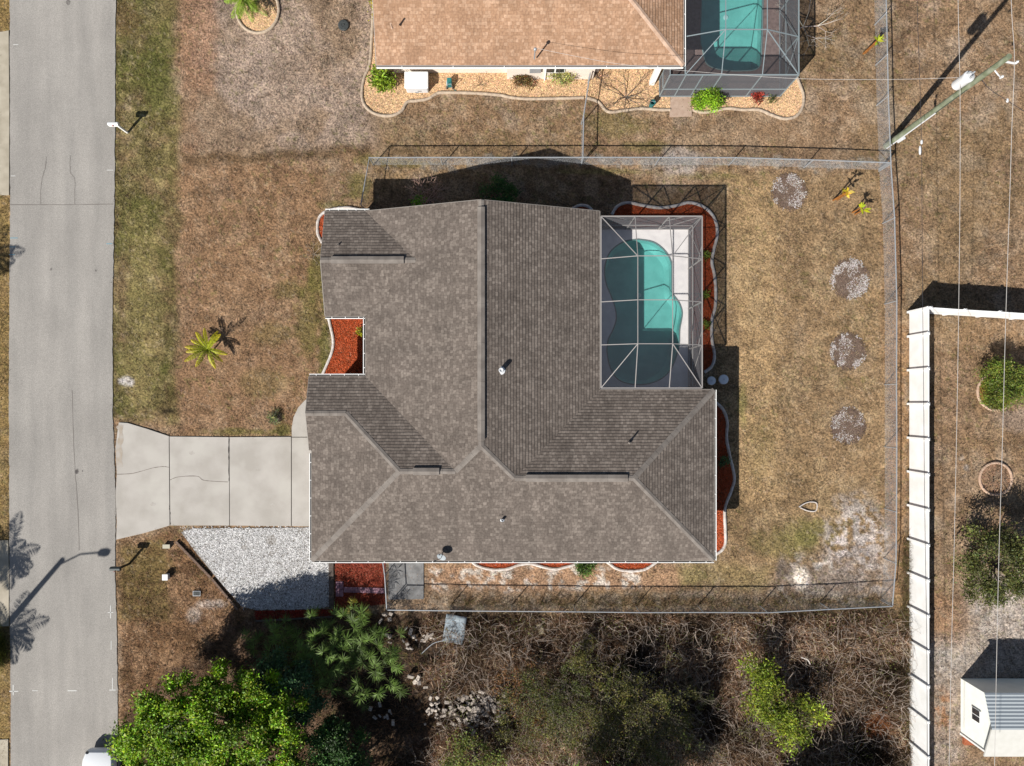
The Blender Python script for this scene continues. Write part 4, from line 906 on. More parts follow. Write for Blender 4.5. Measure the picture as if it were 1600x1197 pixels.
def vinyl_fence(label, path_pts, h=1.83, org=None, off=0):
    t = thing('vinyl_fence', label, 'fence', P(*org))
    for i, (a_, b_) in enumerate(zip(path_pts, path_pts[1:])):
        MB().beam(P(*a_, h * .51 + .02), P(*b_, h * .51 + .02), .045, h * .94).build('panel', M['vinyl'], t)
        MB().beam(P(*a_, h - .06), P(*b_, h - .06), .06, .12).build('rail', M['vinyl'], t)
    for p in path_pts:
        q = MB().box(P(p[0] + off, p[1], h / 2 + .02), (.14, .12, h + .04)).build('post', M['vinyl'], t)
        MB().box(P(p[0] + off, p[1], h + .05), (.16, .15, .025)).add([P(p[0] + off - 2, p[1] - 2, h + .062), P(p[0] + off + 2, p[1] - 2, h + .062), P(p[0] + off + 2, p[1] + 2, h + .062), P(p[0] + off - 2, p[1] + 2, h + .062), P(p[0] + off, p[1], h + .11)], [(1, 0, 4), (2, 1, 4), (3, 2, 4), (0, 3, 4)]).build('post_cap', M['vinyl'], q)
    return t
vinyl_fence('tall white vinyl fence running north to south beside the rear yard', [(1420, 488)] + [(1420 + .001 * i, 526 + 52.6 * i) for i in range(16)], org=(1420, 800), off=-1.3)
vinyl_fence('tall white vinyl fence running east from the corner of the long white fence', [(1422.5, 488), (1474, 491.5), (1526, 494.5), (1578, 498), (1630, 501), (1682, 504)], org=(1500, 493), off=0)

# ------------------------------------------------------------------ utility pole and wires
up = thing('utility_pole', 'tall weathered greenish wooden utility pole by the north east fence corner', 'utility pole', P(1385, 228))
pt = Vector(Q(1577, 88, 9.7)); pb = Vector(P(1385, 228, -.1))
def onp(z): return pb + (pt - pb) * ((z + .1) / 9.8)
MB().tube([pb, onp(3), onp(6), onp(9.7)], [.17, .155, .14, .12], 16).build('pole', M['pole'], up, smooth=False)
so = Vector((-.03, -.18, 0))
MB().tube([onp(0.1) + so, onp(3) + so, onp(4.6) + so * .95], .035, 8).build('conduit', M['plastic_white'], up)
MB().tube([onp(4.6) + so * .9, onp(7) + so * .8], .014, 6).build('ground_wire', M['wire'], up)
MB().box(P(1401, 223, .45), (.22, .16, .5), .5).build('meter_box', M['plastic_white'], up, bevel=.03)
tc_ = onp(7.3) + Vector((-.42, .12, 0))
tr = MB().lathe((tc_.x, tc_.y, tc_.z - .45), [(.2, 0), (.24, .03), (.24, .82), (.26, .83), (.25, .90), (.12, .96)], 20).build('transformer', M['plastic_white'], up, smooth=False)
for dx, dy in ((-.1, .1), (.1, .1), (0, -.1)): MB().lathe((tc_.x + dx, tc_.y + dy, tc_.z + .45), [(.035, 0), (.05, .04), (.03, .08), (.05, .12), (.03, .16), (.045, .2), (.015, .26)], 10).build('bushing', M['gal'], tr)
MB().box((tc_.x + .28, tc_.y - .05, tc_.z), (.2, .1, .5), .3).build('bracket', M['gal'], up)
MB().beam(onp(9.3), onp(9.3) + Vector((.45, -.15, .1)), .06).lathe(tuple(onp(9.3) + Vector((.45, -.15, .1))), [(.03, 0), (.06, .05), (.03, .1), (.06, .15), (.02, .22)], 10).build('insulator', M['plastic_white'], up)
MB().tube([onp(8.7), onp(8.7) + Vector((.3, -.25, -.1)), onp(8.6) + Vector((.35, -.4, .1))], .03, 6).lathe(tuple(onp(8.6) + Vector((.35, -.4, .05))), [(.05, 0), (.06, .15), (.02, .2)], 8).build('cutout', M['plastic_white'], up)
def wire(label, pts, r, m, org, splice=None):
    t = thing('power_line', label, 'overhead wire', Q(*org)); MB().tube([Q(*p) for p in smooth_path(pts, 6)], r, 6, True).build('wire', m, t)
    if splice:
        for (u, v, z, l) in splice: a_ = Vector(Q(u, v, z)); MB().tube([a_ + Vector((0, l / 2, 0)), a_ + Vector((0, l / 4, 0)), a_ - Vector((0, l / 4, 0)), a_ - Vector((0, l / 2, 0))], [.03, .055, .055, .03], 8).build('splice_box', M['plastic_white'], t)
    return t
wire('dark telephone wire with white splice boxes, the westernmost overhead line', [(1430, -200, 5.4), (1433, 0, 5.2), (1437, 120, 5.0), (1440, 230, 4.9), (1441, 400, 5.1), (1443, 600, 5.3), (1445, 800, 5.6), (1448, 1000, 5.9), (1449, 1197, 6.2), (1451, 1500, 6.6)], .012, M['wire'], (1440, 300, 5),
     [(1437.5, 235, 4.95, .42), (1440, 222, 4.95, .2)])
wire('pale thin power line in the middle of the three long overhead lines', [(1496, -200, 7.6), (1497, 0, 7.5), (1500, 140, 7.4), (1500, 300, 7.2), (1498, 480, 7.1), (1495, 660, 7.1), (1491, 850, 7.2), (1487, 1000, 7.4), (1483, 1197, 7.6), (1478, 1500, 7.9)], .011, M['wire_light'], (1500, 140, 7.4))
wire('pale power line at the top of the pole, the easternmost overhead line', [(1577, -200, 9.9), (1580, 0, 9.6), (1585, 92, 9.55), (1581, 200, 9.3), (1578, 300, 9.2), (1572, 480, 9.1), (1566, 700, 9.1), (1560, 900, 9.2), (1554, 1197, 9.5), (1548, 1500, 9.8)], .011, M['wire_light'], (1585, 92, 9.5))
wire('thin service wire from the transformer to the mast on the tan roof', [(1503, 121, 7.3), (1400, 124, 6.6), (1250, 123, 5.8), (1100, 113, 4.9), (975, 101, 4.3), (900, 88, 4.05), (836, 75, 3.95)], .008, M['wire_light'], (1250, 123, 5.8))
wire('dark service wire leaving the pole towards the east with a white splice', [(1533, 122, 7.4), (1545, 138, 7.2), (1575, 158, 6.9), (1600, 174, 6.6), (1700, 240, 6.3)], .014, M['wire'], (1575, 158, 6.9), [(1574, 157, 6.9, .18)])

# street lamp west of the road (its shadow crosses the road)
sl_ = thing('street_lamp', 'street lamp outside the left edge whose shadow falls on the road', 'street lamp', P(-72, 1073))
lb = Vector(P(-72, 1073, 0)); MB().tube([lb, lb + Vector((0, 0, 4)), lb + Vector((0, 0, 8))], [.2, .17, .13], 12).build('pole', mat('pole_concrete', (.4, .4, .38, 1)), sl_)
MB().tube([lb + Vector((0, 0, 7.6)), lb + Vector((.9, .2, 8.1)), lb + Vector((2.0, .3, 8.1))], .045, 8).build('arm', M['gal'], sl_)
MB().lathe(tuple(lb + Vector((1.9, .3, 8.1))), [(.06, 0), (.16, .1), (.19, .4), (.14, .6), (.03, .66)], 12, 'x').build('lamp_head', M['gal'], sl_)

# ------------------------------------------------------------------ mailboxes and small things
def mailbox(label, u, v, m, ang):
    t = thing('mailbox', label, 'mailbox', P(u, v)); p = Vector(P(u, v))
    MB().box((p.x, p.y, .5), (.1, .1, 1.04)).build('post', M['white'] if m is M['white'] else M['dark'], t, bevel=.01)
    b = MB(); n_ = 10; w_, l_ = .1, .27; d = Vector((math.cos(ang), math.sin(ang), 0)); s = Vector((-d.y, d.x, 0)); c = p + d * .12 + Vector((0, 0, 1.05))
    prof = [(-w_, 0), (w_, 0)] + [(w_ * math.cos(a_), .13 + w_ * math.sin(a_)) for a_ in np.linspace(0, math.pi, n_)]
    vs = [c + d * e_ * l_ + s * x_ + Vector((0, 0, z_)) for e_ in (-1, 1) for x_, z_ in prof]; k = len(prof)
    b.add(vs, [tuple(range(k))[::-1], tuple(range(k, 2 * k))] + [(i, (i + 1) % k, k + (i + 1) % k, k + i) for i in range(k)]); bo = b.build('box', m, t)
    MB().box(tuple(c + s * (w_ + .02) + Vector((0, 0, .2))), (.05, .015, .14), ang).build('flag', mat('flag_red', (.4, .03, .02, 1)), t)
    MB().lathe(tuple(c + d * (l_ + .012) + Vector((0, 0, .2))), [(.012, -.01), (.02, .01), (.01, .03)], 8).build('handle', M['gal'], t)
mailbox('white mailbox on a post at the road edge near the top left', 199, 207, M['white'], math.pi)
mailbox('dark grey mailbox on a post at the road edge south of the driveway', 202, 881, mat('mail_dark', (.05, .06, .06, 1), rough=.5), math.pi)

dk = thing('septic_lid', 'round black lid lying in the dusty lawn left of the tan roofed house', 'lid', P(537, 40)); MB().lathe(P(537, 40), [(.30, -.02), (.30, .07), (.27, .09), (.12, .10), (.11, .085)], 28).build('cover', M['blackplastic'], dk); MB().lathe(P(537, 40), [(.06, .08), (.06, .115), (.03, .12)], 12).build('knob', M['blackplastic'], dk)
for (x, y, r, lab) in ((1111, 595, .24, 'pale round lid in the shade, the nearer to the pool cage'), (1130, 593, .27, 'pale round lid in the shade, the farther from the pool cage')):
    t = thing('access_cover', lab, 'cover', P(x, y)); MB().lathe(P(x, y), [(r, -.02), (r, .09), (r * .9, .12), (r * .3, .13)], 24).build('cover', mat('lid_white', (.7, .72, .74, 1)), t); MB().lathe(P(x, y), [(r * .2, .12), (r * .2, .16), (r * .05, .165)], 10).build('knob', M['plastic_white'], t)
ac = thing('storage_box', 'large white plastic box standing on golden stones by the tan roofed house', 'storage box', P(654, 134))
MB().box(P(653, 134, .32), (1.22, .84, .64)).build('body', M['plastic_white'], ac, bevel=.06); MB().box(P(653, 134, .68), (1.3, .92, .1)).build('lid', M['vinyl'], ac, bevel=.04); MB().box(P(653, 150, .42), (.2, .03, .06)).build('latch', M['gal'], ac)
hc = thing('hose_cart', 'teal hose cart standing beside the large white plastic box', 'hose cart', P(703, 134))
MB().box(P(703, 133, .3), (.26, .4, .4)).build('reel_body', M['teal'], hc, bevel=.04); MB().lathe(P(698.5, 134, .3), [(.15, 0), (.15, .05), (.05, .06)], 14, 'x').build('reel', M['plastic_white'], hc)
MB().tube([P(699, 140, .2), P(699, 141, .75), P(707, 141, .75), P(707, 140, .2)], .014, 6).build('handle', M['gal'], hc); MB().lathe(P(697.5, 138, .1), [(.1, 0), (.1, .04)], 12, 'x').build('wheel', M['blackplastic'], hc); MB().lathe(P(707, 138, .1), [(.1, 0), (.1, .04)], 12, 'x').build('wheel', M['blackplastic'], hc)
MB().tube([P(a_, b_, .03) for a_, b_ in smooth_path([(709, 140), (718, 145), (735, 147), (755, 146), (775, 146)], 5)], .016, 6).build('garden_hose', M['teal'], origin=P(740, 146), label='thin teal hose lying along the tan curb', cat='hose')
bn = thing('water_barrel', 'small teal bin standing in golden stones below the white porch post', 'bin', P(1017, 166)); MB().lathe(P(1017, 166), [(.12, 0), (.15, .5), (.16, .52), (.13, .52), (.12, .3)], 16).build('body', M['teal'], bn); MB().tube([P(1013, 166, .5), P(1013, 166, .62), P(1021, 166, .62), P(1021, 166, .5)], .01, 6).build('handle', M['gal'], bn)
ub = thing('utility_box', 'small white utility box standing in grass south of the driveway', 'utility box', P(262, 900)); MB().box(P(262, 900, .15), (.28, .3, .3)).build('body', M['plastic_white'], ub, bevel=.02); MB().box(P(262, 900, .315), (.31, .33, .03)).build('lid', M['vinyl'], ub, bevel=.01)
ub = thing('utility_box', 'low dark metal box in grass between gravel and driveway', 'utility box', P(262, 853)); MB().box(P(262, 853, .08), (.38, .2, .16)).build('body', mat('dull_metal', (.18, .17, .14, 1)), ub, bevel=.01); MB().box(P(262, 853, .17), (.4, .22, .02)).build('lid', mat('dull_lid', (.4, .38, .3, 1)), ub)
ub = thing('water_meter', 'dark water meter lid in dry weeds west of the gravel', 'lid', P(308, 927)); MB().box(P(308, 927, .03), (.42, .28, .08)).build('frame', M['gal'], ub); MB().box(P(308, 927, .075), (.36, .22, .02)).build('cover', M['blackplastic'], ub)
# white rope like trim pieces left in the yard
tp = smooth_path([(1248, 792), (1258, 786), (1268, 784), (1276, 787), (1274, 798), (1262, 798), (1250, 793)], 6); MB().tube([P(a_, b_, .04) for a_, b_ in tp], .035, 6).build('edging_loop', M['curb'], origin=P(1262, 791), label='white curved piece of edging lying in the rear yard', cat='edging')
for (x, y, w_, h_, rz, lab) in ((840, 982, .62, .6, .2, 'pale square board lying in brush near the south fence'), (711, 980, 1.15, 1.55, -.15, 'large grey white sheet lying in brush by the south fence')):
    mb = MB(); nx_, ny_ = 8, 8; c = Vector(P(x, y, .35 if w_ > 1 else .12)); vs = []
    for j in range(ny_ + 1):
        for i in range(nx_ + 1):
            a_ = (i / nx_ - .5) * w_; b_ = (j / ny_ - .5) * h_; zz_ = .03 * math.sin(i * 1.3 + j) + .06 * (i / nx_) ; vs.append(c + Vector((a_ * math.cos(rz) - b_ * math.sin(rz), a_ * math.sin(rz) + b_ * math.cos(rz), zz_)))
    mb.add(vs, [(j * (nx_ + 1) + i, j * (nx_ + 1) + i + 1, (j + 1) * (nx_ + 1) + i + 1, (j + 1) * (nx_ + 1) + i) for j in range(ny_) for i in range(nx_)])
    o = mb.build('board' if w_ < 1 else 'plastic_sheet', mat('sheet', (.34, .39, .42, 1), (.16, .20, .23, 1), scale=3) if w_ > 1 else mat('board', sl(225, 210, 175), sl(180, 168, 135), scale=8), origin=P(x, y), label=lab, cat='debris', smooth=True); s_ = o.modifiers.new('s', 'SOLIDIFY'); s_.thickness = .02
MB().tube([Q(a_, b_, .5) for a_, b_ in smooth_path([(692, 1001), (676, 1006), (658, 1022)], 5)], .022, 6).build('bent_pipe', M['gal'], origin=P(675, 1010), label='thin pale bent pipe among rubble below the sheet', cat='debris')
MB().tube([P(a_, b_, .5) for a_, b_ in smooth_path([(1246, 1022), (1256, 1026), (1260, 1033)], 5)], .035, 6).build('pale_branch', M['curb'], origin=P(1252, 1027), label='short pale bent branch on the brush', cat='branch')

# rubble blocks
cm1 = mat('rubble_concrete', sl(232, 220, 206), sl(168, 156, 146), scale=9)
def rubble_proto(k):
    mb = MB(); sx, sy, sz = [(.38, .19, .19), (.22, .2, .12), (.3, .12, .1)][k]
    mb.box((0, 0, sz / 2), (sx, sy, sz)); mb.v = [(a_[0] * random.uniform(.85, 1.1), a_[1] * random.uniform(.85, 1.1), a_[2] * random.uniform(.9, 1.1)) for a_ in mb.v]
    me_o = mb.build('rubble_block', cm1, origin=(0, 0, 0), bevel=.012); return me_o
protos = [rubble_proto(k) for k in range(3)]
spots = []
for (cx, cy, rx, ry, n_, hl) in ((740, 1110, 36, 24, 90, 'pale concrete block in the largest rubble heap left of the rust coloured tree'), (685, 1108, 24, 14, 24, 'pale concrete block scattered on dark ground just left of the largest rubble heap'), (768, 1095, 28, 26, 48, 'pale concrete block on the sunlit right side of the largest rubble heap'), (650, 1064, 12, 9, 9, 'grey concrete block in the small heap right of the palmettos'),
                             (755, 1150, 26, 16, 12, 'concrete block between the largest rubble heap and the yellow green tree'), (590, 1108, 20, 16, 9, 'brown tinted concrete block on dark ground below the palmettos'), (625, 1000, 26, 16, 12, 'concrete block just right of the easternmost palmetto'), (665, 995, 16, 8, 7, 'concrete block lying left of the large grey white sheet'), (610, 965, 9, 6, 4, 'concrete block at the foot of the fence by the concrete pad')):
    for _ in range(n_): spots.append((cx + random.gauss(0, rx * .6), cy + random.gauss(0, ry * .6), hl))
for i, (x, y, hl) in enumerate(spots):
    pr = protos[i % 3]; o = pr if i < 3 else pr.copy()
    if i >= 3: col.objects.link(o)
    o.location = P(x, y, random.uniform(.02, .25)); o.rotation_euler = (random.uniform(-.4, .4), random.uniform(-.4, .4), random.uniform(0, 3.14)); s_ = random.uniform(.55, 1.05); o.scale = (s_, s_, s_)
    tag(o, hl, 'rubble', 'broken concrete blocks: ' + hl.split('concrete block ')[1])

# ------------------------------------------------------------------ plants
def leafy(center_w, radii, n, L, W, base, clumps=30, amt=.35, shell=.55, flat=.3, hue=.10, clump_k=1.1, light=None):
    """leaf cloud: clumps on/in an ellipsoid"""
    c = np.array(center_w); R = np.array(radii)
    cd = rdir(clumps); cd[:, 2] = np.abs(cd[:, 2]) * 1.1 - .25; cr = rng.uniform(shell, 1.0, (clumps, 1)); cc = c + cd * R * cr
    w_ = rng.integers(0, clumps, n); cs = rng.uniform(.8, 1.7, clumps) * R.mean() * clump_k / math.sqrt(clumps)
    p = cc[w_] + rng.normal(size=(n, 3)) * cs[w_][:, None] * np.array([1, 1, .7]) * .6
    p[:, 2] = np.maximum(p[:, 2], .05)
    out = unit(p - cc[w_] + rng.normal(size=(n, 3)) * .3 * R.mean()); out[:, 2] = out[:, 2] * .6 + flat
    d = unit(out + rng.normal(size=(n, 3)) * .5); nr_ = unit(np.array([0, 0, 1.]) + rng.normal(size=(n, 3)) * .45)
    V, F = leaves(p, d, nr_, rng.uniform(.45, 1.5, n) * L, rng.uniform(.5, 1.4, n) * W)
    tone = (1 + rng.normal(0, .30, clumps)).clip(.4, 1.8)[w_][:, None]
    return V, F, np.repeat((np.asarray(base)[:3] * tone * (1 + rng.normal(0, amt, (n, 1))).clip(.35, 2) * (1 + rng.normal(0, hue, (n, 3)))).clip(.003, .8), 4, 0), cc
def branch_sticks(base_w, tips, r0, bend=.3):
    P0, P1, A, B = [], [], [], []
    b = np.array(base_w)
    for t_ in tips:
        mid = b + (t_ - b) * .45 + np.array([0, 0, .12 * np.linalg.norm(t_ - b)]) + rng.normal(size=3) * bend * .3
        P0 += [b, mid]; P1 += [mid, t_]; A += [r0, r0 * .55]; B += [r0 * .55, r0 * .15]
    return sticks(np.array(P0), np.array(P1), np.array(A), np.array(B))
def shrub(name, label, cat, u, v, h, r, n, L, W, base, clumps=18, group=None, z0=0., ru=None, stems=True, trunk_r=.03, crown_lift=.5, bark=(.12, .10, .08), **kw):
    t = thing(name, label, cat, P(u, v), group=group)
    cw = np.array(P(u, v, z0 + h * crown_lift + .05))
    V, F, Cc, cc = leafy(cw, (r, ru or r, h * .5), n, L, W, base, clumps, **kw)
    npmesh('foliage', V, F, M['leaf'], parent=t, color=Cc)
    V, F = branch_sticks(P(u, v, 0), cc[:24], trunk_r); npmesh('stem', V, F, M['dry'], parent=t, color=np.array(bark))
    return t
def tree(name, label, u, v, h, r, n, L, W, base, trunk=.16, zc=.62, clumps=50, rz=None, group=None, ru=None, bark=(.13, .11, .09), **kw):
    t = thing(name, label, 'tree', P(u, v), group=group)
    cw = np.array(P(u, v, h * zc)); V, F, Cc, cc = leafy(cw, (r, ru or r, rz or h * (1 - zc)), n, L, W, base, clumps, **kw)
    npmesh('crown', V, F, M['leaf'], parent=t, color=Cc)
    mb = MB(); b = Vector(P(u, v, -.05)); top = Vector(P(u + 4, v - 3, h * .55)); md = (b + top) / 2 + Vector((.1, -.08, 0)); mb.tube([b, md, top], [trunk, trunk * .8, trunk * .55], 9)
    for q in cc[:18]:
        q = Vector(q); s_ = md + (top - md) * random.random(); m2 = s_ + (q - s_) * .5 + Vector((0, 0, .2)); mb.tube([s_, m2, q], [trunk * .38, trunk * .22, trunk * .07], 5)
    mb.build('trunk', M['bark'], t); return t
GR = lambda r, g, b, k=1.0: np.array(sl(r, g, b, KK * .62 * k)[:3])

tree('broadleaf_tree', 'large bright green broadleaf tree at the lower left beside the road', 380, 1104, 6.0, 5.0, 95000, .15, .08, GR(118, 150, 22), .2, clumps=230, ru=3.7, rz=2.2, zc=.66, amt=.4, hue=.16, shell=.45)
tree('broadleaf_tree', 'dull blue green tree in shade between the bright tree and the palmettos', 458, 1062, 4.2, 2.2, 16000, .14, .07, GR(70, 100, 62), .13, clumps=50, rz=1.5, amt=.35)
tree('broadleaf_tree', 'dark green tree just right of the large bright tree at the bottom edge', 526, 1152, 3.6, 2.1, 16000, .14, .07, GR(62, 96, 40), .13, clumps=50, rz=1.6)
tree('broadleaf_tree', 'lime green tree with open crown in the brush at the lower right', 1206, 1098, 3.0, 1.9, 5200, .17, .06, GR(126, 140, 40), .08, clumps=22, rz=1.1, shell=.2, clump_k=.85)
tree('broadleaf_tree', 'small lime green tree just north of the lime tree in the brush', 1168, 1052, 2.8, 1.3, 2600, .16, .06, GR(118, 132, 36), .08, clumps=16, rz=.9)
SCRUB = True
tree('broadleaf_tree', 'yellow green shrubby tree at the bottom edge below the rubble', 740, 1165, 2.8, 1.6, 6000, .10, .05, GR(120, 128, 55), .08, clumps=26, rz=.9, hue=.18)
tree('broadleaf_tree', 'dense dark green tree at the right edge beyond the white fence', 1524, 872, 2.9, 2.1, 13000, .13, .06, GR(88, 92, 46), .12, clumps=44, rz=1.7)
shrub('round_shrub', 'green shrub in the curbed ring at the right edge', 'shrub', 1545, 597, 1.9, 1.35, 14000, .10, .05, GR(104, 116, 44), 44, hue=.14)
# off-frame trees whose shadows darken the brush
tree('broadleaf_tree', 'tree below the bottom edge that shades the ground left of the rubble', 500, 1250, 6.0, 3.2, 12000, .2, .11, GR(80, 110, 40), .2, clumps=50)
tree('broadleaf_tree', 'tree below the bottom edge that shades the middle of the brush', 935, 1235, 7.5, 3.6, 22000, .2, .11, GR(80, 110, 40), .2, clumps=50)
tree('broadleaf_tree', 'tree below the bottom edge that shades the lower right of the brush', 1230, 1290, 5.5, 2.8, 16000, .2, .11, GR(80, 110, 40), .2, clumps=40)

# rings east of the white fence
for (x, y, r, lab) in ((1556, 612, 29, 'pink curb ring around the green shrub at the right edge'), (1555, 748, 25, 'pink curb ring around bare ground below the shrub ring')):
    rg = [(x + r * math.cos(t), y + r * math.sin(t)) for t in np.linspace(0, 2 * math.pi, 21)]
    bed('curb_ring', lab, 'planting ring', rg[:-1], rg, np.array(sl(196, 160, 130)) if y > 700 else np.array(sl(190, 150, 80)), M['curb_pink'], (x, y), 900, r=.075)
def bare(name, label, u, v, h, r, n0, depth, colr, group=None, spread=1.0, thick=.05, cat='bare tree', upb=.3):
    t = thing(name, label, cat, P(u, v), group=group); P0, P1, A, B = [], [], [], []
    def grow(p, d, l, rr, k):
        q = p + d * l; P0.append(p); P1.append(q); A.append(rr); B.append(rr * .68)
        if k == 0: return
        for _ in range(rng.integers(2, 4)):
            nd = unit(d + rng.normal(size=3) * .55 * spread + np.array([0, 0, .05])); grow(q, nd, l * rng.uniform(.6, .85), rr * .62, k - 1)
    b = np.array(P(u, v, 0.))
    for i in range(n0):
        a_ = 6.283 * i / n0 + rng.uniform(-.3, .3); d = unit(np.array([math.cos(a_), math.sin(a_), upb + rng.uniform(0, .5)])); grow(b, d, r * .38, thick, depth)
    P0 = np.array(P0); P1 = np.array(P1); P0[:, 2] = np.clip(P0[:, 2], 0, h); P1[:, 2] = np.clip(P1[:, 2], .02, h)
    V, F = sticks(P0, P1, np.array(A), np.array(B)); npmesh('branches', V, F, M['dry'], parent=t, color=jit(np.array(colr), len(P0), 6, .2, .03)); return t
bare('bare_tree', 'leafless dark branched tree in the golden stone bed by the far cage', 978, 152, 1.8, 1.75, 7, 4, (.10, .085, .075), thick=.03)
bare('bare_tree', 'leafless pale branched tree right of the far pool cage', 1255, 42, 2.6, 2.0, 5, 4, (.38, .34, .30), thick=.035)
bare('bare_shrub', 'pale leafless shrub by the west gable of the grey roofed house', 491, 397, .8, .85, 8, 3, (.33, .28, .22), thick=.014, cat='bare shrub', upb=.15)
bare('bare_shrub', 'pink stemmed leafless shrub in shade above the north gable', 668, 312, 2.7, 1.5, 16, 3, (.55, .36, .30), thick=.022, cat='bare shrub', upb=.9)
bare('bare_shrub', 'small leafless shrub beside the teal hose cart', 752, 132, .9, .7, 5, 3, (.15, .11, .09), thick=.016, cat='bare shrub')
bare('bare_shrub', 'leafless shrub climbing at the corner post of the cream wall', 934, 122, 1.4, .7, 6, 4, (.12, .09, .08), thick=.02, cat='bare shrub', upb=.8)
bare('bare_shrub', 'leafless grey shrub casting a fan of shadow at the pink ring', 1552, 748, 1.2, .8, 9, 3, (.22, .19, .15), thick=.012, cat='bare shrub', upb=.9)
shrub('shrub', 'dark green shrub in shade above the north gable', 'shrub', 780, 314, 1.4, 1.05, 5000, .10, .05, GR(60, 100, 40), 26)
shrub('shrub', 'bright leafy green shrub left of the large white plastic box', 'shrub', 603, 133, 1.3, .66, 1500, .17, .075, GR(128, 150, 42), 18)
shrub('shrub', 'reddish green low shrub against the cream wall', 'shrub', 816, 133, .6, .5, 1100, .10, .05, GR(110, 88, 52), 12, hue=.22)
shrub('shrub', 'pale green airy shrub against the cream wall', 'shrub', 877, 130, 1.1, .68, 1000, .10, .045, GR(160, 160, 92), 18, hue=.14)
shrub('shrub', 'bright green dense shrub at the south side of the far pool cage', 'shrub', 1102, 160, 1.3, .8, 3600, .11, .05, GR(122, 158, 36), 28)
shrub('shrub', 'small red leaved shrub at the south side of the far pool cage', 'shrub', 1179, 155, .6, .36, 500, .12, .05, GR(165, 62, 48), 8)
shrub('shrub', 'tiny dark green shrub near the far cage corner', 'shrub', 1206, 158, .3, .2, 160, .09, .04, GR(80, 92, 40), 5)
shrub('shrub', 'green shrub peeking out below the south gutter between the two mulch beds', 'shrub', 912, 880, 1.0, .62, 2200, .12, .045, GR(76, 104, 36), 16)
shrub('shrub', 'small green plant in the shaded mulch bed along the east wall', 'shrub', 1129, 720, .4, .25, 260, .11, .05, GR(92, 120, 70), 6)
for (x, y, lab) in ((1101, 401, 'northern'), (1101, 464, 'middle'), (1101, 507, 'southern')):
    shrub('shrub', 'small yellow green plant in the mulch beside the near cage, the %s one' % lab, 'shrub', x, y, .35, .2, 150, .11, .045, GR(118, 136, 46), 5, group='small plants east of the near pool cage')
shrub('shrub', 'small yellow green plant in the front courtyard mulch bed', 'shrub', 566, 520, .4, .2, 160, .12, .05, GR(168, 168, 40), 5)
shrub('shrub', 'bright lime green sprig by the pink stemmed shrub', 'shrub', 661, 326, 1.1, .22, 150, .13, .06, GR(110, 170, 20), 5, crown_lift=.9)
shrub('shrub', 'half dead small plant in the front lawn above the driveway', 'shrub', 431, 651, .3, .35, 500, .10, .03, GR(118, 122, 80), 9, hue=.2)
shrub('shrub', 'yellow green climbing plant at the west gable of the tan roofed house', 'shrub', 592, 20, 1.4, .25, 400, .12, .06, GR(165, 158, 40), 10, ru=.9)

# tall twiggy scrub in the middle of the lot
def scrub(lab, u, v, h, rr, nl, base, twig):
    t = thing('scrub_bush', lab, 'bush', P(u, v), group='tall twiggy scrub bushes in the brush'); P0, P1, A, B = [], [], [], []
    def grow(p, d, l, q_, k):
        e_ = p + d * l; P0.append(p); P1.append(e_); A.append(q_); B.append(q_ * .6)
        if k:
            for _ in range(rng.integers(2, 4)): grow(e_, unit(d + rng.normal(size=3) * .55 + np.array([0, 0, .06])), l * rng.uniform(.6, .9), q_ * .62, k - 1)
    for i in range(9):
        a_ = 6.283 * i / 9 + rng.uniform(-.3, .3); grow(np.array(P(u, v, 0.)), unit(np.array([math.cos(a_) * rr, math.sin(a_) * rr, h * rng.uniform(.5, 1.1)])), h * .30, .03, 4)
    P0 = np.array(P0); P1 = np.array(P1); P1[:, 2] = np.maximum(P1[:, 2], .05)
    V, F = sticks(P0, P1, np.array(A), np.array(B)); npmesh('branches', V, F, M['dry'], parent=t, color=jit(np.array(twig), len(P0), 6, .3, .05))
    tips = P1[len(P1) // 5:]; nl = int(nl * .62); w_ = (rng.random(nl) ** 1.6 * len(tips)).astype(int); p = tips[w_] + rng.normal(size=(nl, 3)) * .10; p[:, 2] = np.maximum(p[:, 2], .1)
    V, F = leaves(p, unit(rng.normal(size=(nl, 3)) + [0, 0, .5]), unit(rng.normal(size=(nl, 3)) * .6 + [0, 0, 1]), rng.uniform(.06, .12, nl), rng.uniform(.03, .06, nl))
    tone = (1 + .9 * (fbm(p[:, 0], p[:, 1], 1.3, 4) - .5))[:, None]
    npmesh('foliage', V, F, M['leaf'], parent=t, color=np.repeat(jit(base, nl, 1, .35, .1) * tone, 4, 0))
OLV, RST, GRN = GR(104, 102, 48), GR(132, 94, 56), GR(78, 84, 34)
for (u, v, h, rr, nl, bs_, lab) in ((826, 1062, 2.4, 2.0, 3200, RST, 'rust brown scrub bush right of the rubble heap'), (812, 1112, 2.4, 2.2, 3600, OLV, 'olive scrub bush at the bottom edge, right of the yellow green tree'), (862, 1072, 3.4, 2.2, 6500, GRN, 'dark green scrub bush right of the rust brown one'),
                             (866, 1125, 3.0, 2.2, 4200, OLV, 'olive scrub bush at the bottom edge below the dark green one'), (905, 1066, 3.4, 2.4, 6600, OLV, 'northern olive scrub bush at the edge of the black shadow'), (918, 1112, 4.0, 2.4, 7000, GRN, 'dark green scrub bush in the centre of the scrub'),
                             (962, 1078, 4.0, 2.4, 6600, OLV, 'tall olive scrub bush right of the northern olive one'), (985, 1118, 4.4, 2.6, 7600, OLV, 'tallest twiggy olive scrub bush near the bottom edge'), (1028, 1090, 3.9, 2.2, 5600, OLV, 'easternmost twiggy scrub bush beside the black shadow'), (1040, 1135, 4.2, 2.4, 6000, GRN, 'scrub bush at the bottom edge left of the second black shadow'), (1180, 1120, 1.8, 1.6, 1200, OLV, 'thin olive scrub bush behind the lime green tree')):
    scrub(lab, u, v, h, rr, nl, bs_, (.24, .205, .16))

